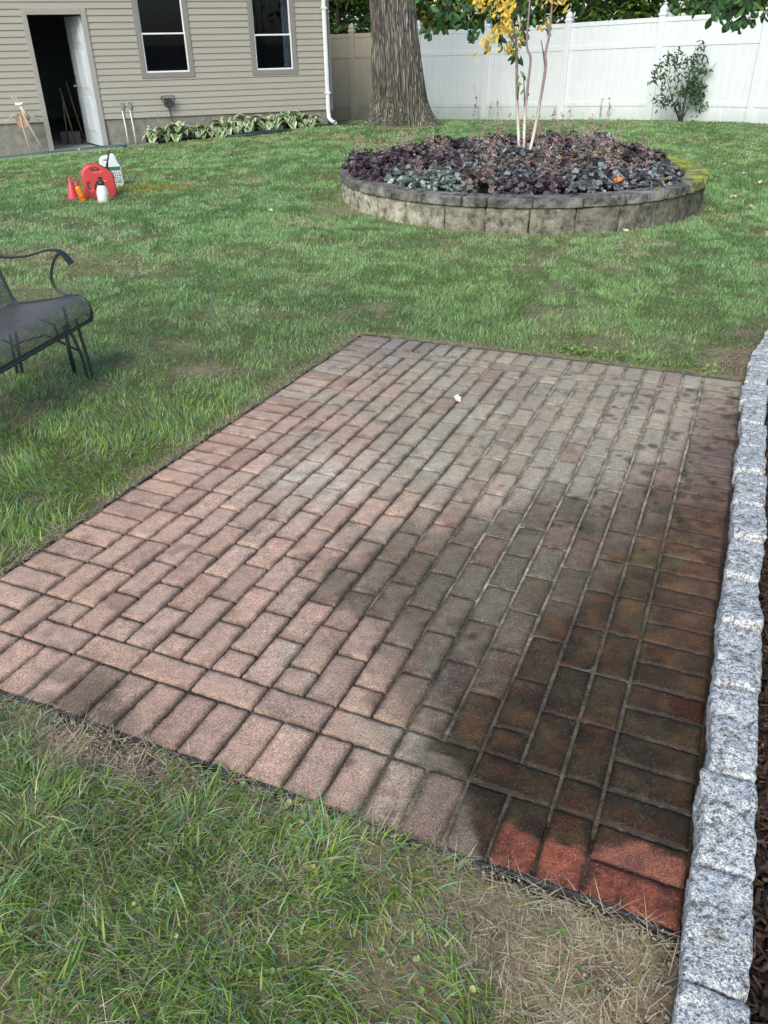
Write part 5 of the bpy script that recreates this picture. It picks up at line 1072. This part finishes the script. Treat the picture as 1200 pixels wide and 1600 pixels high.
mb.build('lettering', M_BLK, lb); mb = MB(); mb.lathe([(.022, .366), (.024, .37), (.024, .39), (.02, .394)], c=(.165, 0, 0), n=16); mb.build('cap', M_MILK, r, smooth=True)
r = empty('pump_sprayer', spot(-3.285, 10.12), RZ, label='small white pump sprayer bottle with black head, nearest and rightmost of the bottles', cat='sprayer')
mb = MB(); mb.lathe([(.058, 0), (.066, .008), (.070, .05), (.070, .10), (.060, .155), (.040, .185), (.032, .195)], n=26); mb.build('tank', M_MILK, r, smooth=True); mb = MB(); mb.lathe([(.038, .19), (.040, .195), (.040, .225), (.030, .235), (.016, .24), (.016, .262)], n=20); hd = mb.build('pump_head', M_BLK, r, smooth=True)
mb = MB(); mb.box(-.028, .028, -.012, .012, .262, .278); mb.build('plunger_grip', M_BLK, r, bev=.004); mb = MB(); mb.tube([(-.03, 0, .235), (-.062, 0, .20), (-.068, 0, .14)], .012, 8); mb.build('trigger_handle', M_BLK, r, smooth=True); mb = MB(); mb.tube([(.03, 0, .225), (.062, 0, .235), (.07, 0, .215)], .009, 8); mb.build('nozzle', M_ORG, r, smooth=True)
mb = MB(); mb.add([(.0705 * math.cos(a), .0705 * math.sin(a), z_) for a in np.linspace(-1.0, -.25, 7) for z_ in (.03, .085)], [(2 * i, 2 * i + 2, 2 * i + 3, 2 * i + 1) for i in range(6)]); mb.build('sticker', pm('yellow_sticker', (.7, .5, .06), (.65, .45, .05), 20, .5), r)
# yellowed grass beside the cans
n = 700; X = -2.95 + rng.normal(0, .28, n); Y = 10.9 + rng.normal(0, .16, n); yc = np.array([.50, .40, .08]) * rng.uniform(.6, 1.2, (n, 1)); o = blades('yellowed_grass', X, Y, T(X, Y), rng.uniform(.04, .08, n), rng.uniform(.006, .012, n), rng.uniform(0, 6.28, n), rng.uniform(.2, .9, n), rng.uniform(.3, 1, n), yc, M_GRASS, 2); tag(o, 'patch of yellowed grass right of the fuel can', 'grass', kind='stuff')

# ------------------------------------------------------------------ glider bench
M_IRON = pm('bench_iron', (.022, .030, .034), (.015, .02, .024), 40, .42, .2, .001, spec=.6); M_MESH = pm('bench_mesh', (.10, .093, .09), (.07, .066, .064), 12, .45, spec=.6)
F0 = Vector((-1.575, 4.273, 0)); E1 = Vector((-.23179, -.97277, 0)); E2 = Vector((-.97277, .23179, 0)); gz = CAMZ - 1.67
bench = empty('glider_bench', (F0.x, F0.y, gz), 0, label='dark metal mesh glider bench with scrolled arms on the lawn at the left photo edge', cat='bench')
def G(a, b2, z): return tuple(E1 * a + E2 * b2 + Vector((0, 0, z)))
def smooth_path(pl, k=6):
    out = []; n = len(pl)
    for i in range(n - 1):
        p0, p1, p2, p3 = [np.array(pl[min(max(j, 0), n - 1)], float) for j in (i - 1, i, i + 1, i + 2)]
        for t in np.linspace(0, 1, k, endpoint=False): out.append(.5 * ((2 * p1) + (-p0 + p2) * t + (2 * p0 - 5 * p1 + 4 * p2 - p3) * t * t + (-p0 + 3 * p1 - 3 * p2 + p3) * t ** 3))
    return out + [np.array(pl[-1], float)]
seat_prof = smooth_path([(.0, .355), (-.012, .40), (.0, .445), (.035, .468), (.09, .472), (.20, .452), (.32, .432), (.41, .418), (.445, .425), (.465, .47), (.49, .56), (.53, .70), (.58, .86), (.60, .93)], 5)
BL = 1.18
for a in (0, BL):
    mb = MB(); mb.tube([G(a, p[0], p[1]) for p in seat_prof], .0085, 8); mb.build('side_rail', M_IRON, bench, smooth=True)
mb = MB(); mb.tube([G(-.005, .0, .352), G(BL + .005, .0, .352)], .011, 8); mb.build('front_rail', M_IRON, bench, smooth=True)
mb = MB(); mb.tube([G(0, .60, .93), G(BL * .25, .61, .96), G(BL * .75, .61, .96), G(BL, .60, .93)], .011, 8); mb.build('top_rail', M_IRON, bench, smooth=True)
# perforated metal seat and back: real holes
sp2 = np.array(smooth_path([tuple(p) for p in seat_prof], 1)); sl = np.concatenate([[0], np.cumsum(np.hypot(*np.diff(sp2, axis=0).T))]); pitch = .0105
na = int(BL / pitch); nb_ = int(sl[-1] / pitch); V = []; Fq = []; hole = [(-.24, -.24), (.24, -.24), (.24, .24), (-.24, .24)]
ga, gb = np.meshgrid(np.arange(na), np.arange(nb_)); ga = ga.ravel(); gb = gb.ravel(); N = len(ga)
def surf(u, v): return np.interp(v, sl, sp2[:, 0]), np.interp(v, sl, sp2[:, 1])
cor = [(-.5, -.5), (.5, -.5), (.5, .5), (-.5, .5)]; VV = np.zeros((N, 8, 3))
s_here = (gb + .5) * sl[-1] / nb_; hsz = np.where(s_here < .135, 1.18, np.where(s_here < .56, .45, 1.2))
for k, (du, dv) in enumerate(cor + hole):
    if k > 3: du, dv = du * hsz, dv * hsz
    u = (ga + .5 + du) * BL / na; v = (gb + .5 + dv) * sl[-1] / nb_; bb, zz = surf(u, v); VV[:, k] = np.outer(u, np.array(E1)) + np.outer(bb, np.array(E2)) + np.outer(zz, [0, 0, 1])
f = np.array([(0, 1, 5, 4), (1, 2, 6, 5), (2, 3, 7, 6), (3, 0, 4, 7)]); q = (f[None] + np.arange(N)[:, None, None] * 8).reshape(-1, 4)
o = fast_mesh('mesh_seat', VV.reshape(-1, 3), q.ravel(), np.full(len(q), 4), M_MESH); o.parent = bench
mb = MB(); mb.tube([G(.02 + i * (BL - .04) / 1, .0, 0) for i in (0,)] + [G(.02, .0, 0)], .001, 3) if False else None
for a in (.0, BL):
    mb = MB(); arm = smooth_path([(.56, .70), (.47, .665), (.315, .675), (.20, .706), (.13, .712), (.09, .69), (.055, .645)], 5); V = []; sgn = -1 if a == 0 else 1
    for i, p in enumerate(arm):
        d = np.array(arm[min(i + 1, len(arm) - 1)]) - np.array(arm[max(i - 1, 0)]); d /= np.linalg.norm(d); nb2 = (-d[1], d[0]); wd = .010 + .012 * sst(.5, .9, np.array(i / len(arm)))
        for ua, un in ((-1, -1), (1, -1), (1, 1), (-1, 1)): V.append(G(a + sgn * .01 + ua * float(wd), p[0] + nb2[0] * un * .005, p[1] + nb2[1] * un * .005))
    k = len(arm); mb.add(V, [(i * 4 + j, i * 4 + (j + 1) % 4, (i + 1) * 4 + (j + 1) % 4, (i + 1) * 4 + j) for i in range(k - 1) for j in range(4)] + [(0, 1, 2, 3), tuple((k - 1) * 4 + j for j in (3, 2, 1, 0))]); mb.build('armrest', M_IRON, bench)
    mb = MB(); mb.tube([G(a + sgn * .008, p[0], p[1]) for p in smooth_path([(.112, .700), (.15, .665), (.185, .60), (.193, .548), (.175, .505), (.12, .478), (.06, .476)], 5)], .0075, 8); mb.build('arm_support', M_IRON, bench, smooth=True)
for a in (.035, BL - .035):
    sg = -1 if a < .5 else 1
    mb = MB(); mb.tube([G(a, p[0], p[1]) for p in smooth_path([(.13, .44), (.125, .30), (.11, .26), (.085, .16), (.075, .03), (.062, .004), (.045, .02), (.045, .10), (.06, .25), (.07, .36)], 4)], .009, 8); mb.build('leg', M_IRON, bench, smooth=True)
    mb = MB(); mb.tube([G(a + sg * -.03, p[0], p[1]) for p in smooth_path([(.44, .40), (.445, .25), (.46, .12), (.47, .01), (.485, .004), (.50, .02), (.49, .2), (.47, .38)], 4)], .009, 8); mb.build('leg', M_IRON, bench, smooth=True)
    mb = MB(); mb.tube([G(a - sg * .02, .135, .33), G(a - sg * .02, .14, .18), G(a - sg * .02, .135, .06)], [.011, .012, .012], 8); mb.build('glide_link', M_IRON, bench, smooth=True)
    mb = MB(); mb.tube([G(a, .09, .18), G(a, .28, .26), G(a, .48, .20)], .006, 6); mb.build('brace', M_IRON, bench, smooth=True)
for a in (.30, .62, .90): mb = MB(); mb.tube([G(a, p[0], p[1] - .012) for p in ((.005, .36), (.02, .43), (.10, .455), (.25, .425), (.43, .405))], .006, 6); mb.build('seat_strut', M_IRON, bench, smooth=True)
mb = MB(); mb.tube([G(.05, .12, .30), G(BL - .05, .12, .30)], .009, 6); mb.tube([G(.05, .45, .30), G(BL - .05, .45, .30)], .009, 6); mb.build('cross_bar', M_IRON, bench, smooth=True)

# ------------------------------------------------------------------ sapling in the planter
M_BIRCH = leaf_mat('birch_bark', 0, .6, .15, 30)
bo = Vector((1.83, 10.75, pz_top - .06)); sap = empty('sapling', bo, label='slender three stemmed sapling with whitish lower bark and yellow leaves growing in the planter', cat='tree')
stems = [[(1.79, 10.85, .14), at(812, 245, 10.85), at(808, 160, 10.87), at(807, 80, 10.9), at(803, 45, 10.9), at(790, 20, 10.92), at(780, -25, 10.95), at(760, -90, 11.0)],
         [(1.815, 10.75, .14), at(818, 250, 10.75), at(820, 185, 10.72), at(825, 130, 10.7), at(829, 92, 10.7), at(823, 68, 10.7), at(828, 0, 10.68), at(832, -90, 10.65)],
         [(1.80, 10.65, .12), at(823, 258, 10.65), at(838, 190, 10.6), at(852, 110, 10.6), at(852, 85, 10.6), at(858, 55, 10.6), at(863, 0, 10.6), at(872, -90, 10.6)]]
for pl in stems:
    P = smooth_path([tuple(p) for p in pl], 5); mb = MB(); V0 = MB(); k = len(P); z = np.array([p[2] for p in P])
    mb.tube([tuple(np.array(p) - np.array(bo)) for p in P], [.021 * (1 - .55 * i / k) for i in range(k)], 8); zz = np.concatenate(mb.v)[:, 2] + bo.z; wht = 1 - sst(.55, .95, zz + rng.normal(0, .06, len(zz))); c = np.array([.27, .205, .19]) + (np.array([.80, .74, .65]) - np.array([.27, .205, .19])) * wht[:, None]; mb.c = [c]; mb.hc = True; mb.build('stem', M_BIRCH, sap, smooth=True)
rb = random.Random(3)
for a, b2 in ((stems[0][3], at(795, 55, 10.7)), (stems[0][4], at(770, 25, 10.8)), (stems[0][5], at(775, -20, 10.8)), (stems[1][5], at(806, 8, 10.7)), (stems[2][5], at(848, 45, 10.6)), (stems[2][3], at(845, 62, 10.62)), (stems[1][2], at(818, 118, 10.7)), (stems[0][2], at(812, 128, 10.8)), (stems[2][6], at(880, 5, 10.6))):
    branch([Vector(a) - bo, Vector(a).lerp(Vector(b2), .5) - bo + Vector((0, 0, .03)), Vector(b2) - bo], .006, 'twig', M_BARK, sap)
cl = []
for px, py, n in [(742, 5, 4), (752, 0, 5), (765, 8, 6), (775, 14, 6), (778, 2, 5), (786, 22, 6), (790, 30, 5), (797, 35, 4), (800, 5, 5), (783, 45, 6), (790, 52, 6), (776, 55, 4), (768, 62, 4), (760, 68, 4), (757, 80, 3), (793, 80, 5), (800, 78, 4), (812, 62, 3), (803, 50, 4), (850, 40, 3), (858, 45, 2), (849, 8, 3), (874, 2, 4), (886, 5, 4), (760, -15, 6), (780, -20, 6), (800, -20, 6), (830, -25, 4), (870, -20, 5), (760, -40, 8), (800, -45, 8), (840, -50, 6)]:
    cl.append((at(px, py - 6, 10.75 + rb.uniform(-.2, .2)) , n + 2, .032))
hang_leaves(cl, .092, [(.90, .62, .06), (.95, .72, .14), (.82, .50, .05), (.88, .66, .20), (.66, .52, .09)], sap, tuple(bo), 'yellow_leaves', 12)
cl = [(at(px, py, 10.72), 2, .012) for px, py in [(778, 38), (798, 65), (805, 70), (815, 112), (812, 120), (820, 118), (808, 128), (818, 138), (852, 22), (850, 32), (862, 40), (779, 62), (788, 74), (815, 48)]]
hang_leaves(cl, .075, [(.16, .28, .08), (.22, .36, .10), (.12, .20, .07)], sap, tuple(bo), 'green_leaves', 13)

# ------------------------------------------------------------------ shrub by the fence
sx, sy = 5.95, 17.35; so_ = Vector((sx, sy, Tz(sx, sy))); sh = empty('shrub', so_, label='small loose green shrub with a gnarled stem in front of the white fence', cat='shrub'); mb = MB(); rs_ = random.Random(9); ends = []
for i in range(11):
    t = rs_.uniform(0, 6.28); e_ = Vector((rs_.uniform(-.50, .42), rs_.uniform(-.2, .2), rs_.uniform(.35, 1.35))); mid = e_ * .5 + Vector((rs_.uniform(-.06, .06), 0, .05)); mb.tube([(rs_.uniform(-.03, .03), 0, 0), tuple(mid), tuple(e_)], [.009, .005, .002], 5); ends += [e_, mid.lerp(e_, .6), mid.lerp(e_, .25)]
mb.tube([(0, 0, -.05), (.01, 0, .25), (.02, 0, .8), (.06, 0, 1.3)], [.04, .026, .012, .004], 8); mb.tube([(.25, 0, .75), (.45, 0, .95), (.62, 0, 1.17)], [.006, .004, .002], 5); mb.build('stem', M_BARK, sh, smooth=True)
r = np.random.default_rng(14); P = []
for px, py, n, sg in [(1098, 68, 8, .03), (1094, 80, 14, .05), (1085, 95, 34, .07), (1075, 102, 22, .07), (1055, 92, 26, .07), (1048, 100, 18, .07), (1040, 96, 12, .07), (1030, 106, 16, .06), (1028, 118, 20, .06), (1022, 126, 8, .04), (1042, 118, 14, .07), (1060, 115, 18, .08), (1060, 100, 12, .08), (1095, 108, 22, .06), (1104, 110, 12, .04), (1092, 120, 18, .06), (1080, 130, 60, .09), (1085, 142, 70, .09), (1072, 142, 40, .08), (1090, 155, 44, .07), (1055, 148, 34, .08), (1045, 152, 12, .07), (1028, 155, 22, .05), (1030, 142, 14, .06), (1040, 164, 18, .07), (1020, 120, 8, .05), (1097, 140, 16, .05), (1085, 168, 16, .07), (1060, 162, 24, .08), (1130, 88, 6, .025), (1100, 95, 10, .05), (1100, 165, 8, .04)]:
    c = at(px, py, sy); P.append(np.array(c) + r.normal(0, 1, (n, 3)) * sg * 1.1)
P = np.concatenate(P); n = len(P)
leaf_quads(P, r.normal(0, .7, (n, 3)) + np.array([0, -.6, .5]), r.uniform(.055, .095, n), np.array([(.07, .14, .05), (.095, .18, .07), (.04, .09, .04)])[r.integers(0, 3, n)] * r.uniform(.7, 1.3, (n, 1)), 'foliage', M_LEAF, parent=sh, origin=so_)
# thin weeds along the fence foot
for px, dx_ in ((737, .1), (748, -.14), (762, .08), (778, -.03), (936, .02), (950, -.02)):
    p = at(px, 189, np.interp(px, [700, 760, 960], [20.3, 20.1, 18.6])); p.z = Tz(p.x, p.y); mb = MB(); h = .75 if px == 748 else .42; mb.tube([(0, 0, 0), (dx_ * .5, 0, h * .5), (dx_, 0, h)], [.004, .003, .0015], 4, (.40, .37, .30))
    for _ in range(14): q = rd.uniform(.25, 1); mb.add([(dx_ * q + rd.gauss(0, .02), rd.gauss(0, .02), h * q + rd.gauss(0, .02)) for _ in range(3)], [(0, 1, 2)], np.array([.32, .30, .2]) * rd.uniform(.6, 1.1))
    o = mb.build('weed_stalk', M_STALK); o.location = p; tag(o, dict(zip((737, 748, 762, 778, 936, 950), ('thin dry weed stalk left of the tall one at the fence foot', 'tallest thin dry weed stalk at the fence foot by the post', 'thin dry weed stalk just right of the fence post behind the sapling', 'thin dry weed stalk nearest the sapling at the fence foot', 'left of two dry weed stalks at the fence foot before the shrub', 'right of two dry weed stalks at the fence foot before the shrub')))[px], 'weed', 'weed stalks along the fence')

# ------------------------------------------------------------------ fallen leaves
def crumpled(col, size, seed, twig=None):
    r = random.Random(seed); V, F = leaf_fan(size, 5, .45, 20, .42); V = V + np.array([[r.gauss(0, size * .07), r.gauss(0, size * .07), abs(r.gauss(0, size * .16))] for _ in V]); mb = MB(); c = np.array(col) * np.array([[r.uniform(.8, 1.1)] for _ in V]); mb.add(V, F, c); return mb
M_DRYLEAF = leaf_mat('dry_leaf', .1, .6, .12, 50)
o = crumpled((.86, .82, .76), .026, 3).build('fallen_leaf', M_DRYLEAF); o.location = P2W(8.96, 24.64, .010); o.rotation_euler = (R_(25), R_(-18), 1.0); tag(o, 'crumpled whitish leaf lying on the far half of the brick patio', 'leaf', 'fallen leaves')
st = MB(); st.tube([(0, 0, 0), (-.018, .012, .018), (-.03, .015, .042)], .003, 6, (.55, .30, .27)); st.build('leaf_stem', M_DRYLEAF, o)
for px, py, lab, sc_, col in [(1131, 259, 'pale fallen leaf on the lawn right of the mossy rim, farthest from the camera', .03, (.70, .66, .5)), (1163, 273, 'pale fallen leaf nearest the right photo edge, upper of two', .028, (.7, .68, .55)), (1188, 287, 'pale fallen leaf at the right photo edge', .03, (.72, .68, .52)), (1145, 311, 'largest pale fallen leaf on the lawn right of the planter', .045, (.75, .66, .48)), (1173, 327, 'pale fallen leaf on the lawn, nearest the camera of those right of the planter', .04, (.72, .62, .42)), (977, 364, 'white fallen leaf at the foot of the planter wall', .035, (.8, .78, .7)), (423, 331, 'small pale leaf on the lawn left of the planter', .03, (.72, .68, .52)), (455, 353, 'long tan leaf on the lawn left of the planter', .035, (.5, .38, .2)), (965, 287, 'orange leaf lying on the copper coral bells', .05, (.62, .25, .07)), (1037, 284, 'orange yellow leaf on the right rim of the planter', .045, (.70, .38, .10))]:
    a_, b_ = (px - 600) / 1248, (800 - py) / 1248; d = (cr * a_ + sr * b_) * Rt + (-sr * a_ + cr * b_) * Up + Fw; k = 1.0
    while d.z * k + CAMZ > (Tz(d.x * k, d.y * k) + .02 if px not in (965, 1037) else (.40 if px == 965 else .21)) and k < 40: k += .03
    o = crumpled(col, sc_, px).build('fallen_leaf', M_DRYLEAF); o.location = d * k + Vector((0, 0, CAMZ + .012)); o.rotation_euler = (rd.gauss(0, .3), rd.gauss(0, .3), rd.uniform(0, 6)); tag(o, lab, 'leaf', 'fallen leaves')
# broadleaf weeds in the near lawn
mb = MB(); rw = random.Random(21)
for X, Y, n in [(-.20, 1.28, 26), (-.30, 1.38, 14), (-.12, 1.17, 10), (.02, 1.10, 14), (-.45, 1.15, 12), (.0, .98, 10), (.12, .90, 10), (-.38, 1.05, 8), (.33, .95, 5), (-.55, 1.1, 8), (.1, 1.02, 8), (-.26, .93, 10)]:
    for i in range(n):
        x, y = X + rw.gauss(0, .035), Y - .05 + rw.gauss(0, .03)
        if not grass_ok(np.array([x]), np.array([y]))[0]: continue
        V, F = leaf_fan(rw.uniform(.004, .009), 3, .25, 10, .15); m3 = np.array(rot_to((rw.gauss(0, .35), rw.gauss(0, .35), 1))); V = V @ m3.T + np.array([x, y, plane_z(x, y) + rw.uniform(.008, .03)]); mb.add(V, F, np.array([.20, .34, .09]) * rw.uniform(.5, 1.1) if rw.random() < .85 else (.5, .5, .2))
for X, Y, n in [(13.0, 34.2, 26), (14.2, 34.0, 20), (15.5, 34.3, 12), (19.8, 33.8, 18), (12, 34.5, 12)]:
    for i in range(n):
        p = P2W(X + rw.gauss(0, .5), Y + rw.gauss(0, .35), rw.uniform(.01, .045)); V, F = leaf_fan(rw.uniform(.010, .018), 3, .25, 10, .15); m3 = np.array(rot_to((rw.gauss(0, .35), rw.gauss(0, .35), 1))); V = V @ m3.T + np.array(p); mb.add(V, F, np.array([.26, .38, .09]) * rw.uniform(.7, 1.2))
o = mb.build('clover_patches', M_LEAF); tag(o, 'small round leaved weeds scattered through the near lawn and along the far patio edge', 'clover', kind='stuff')
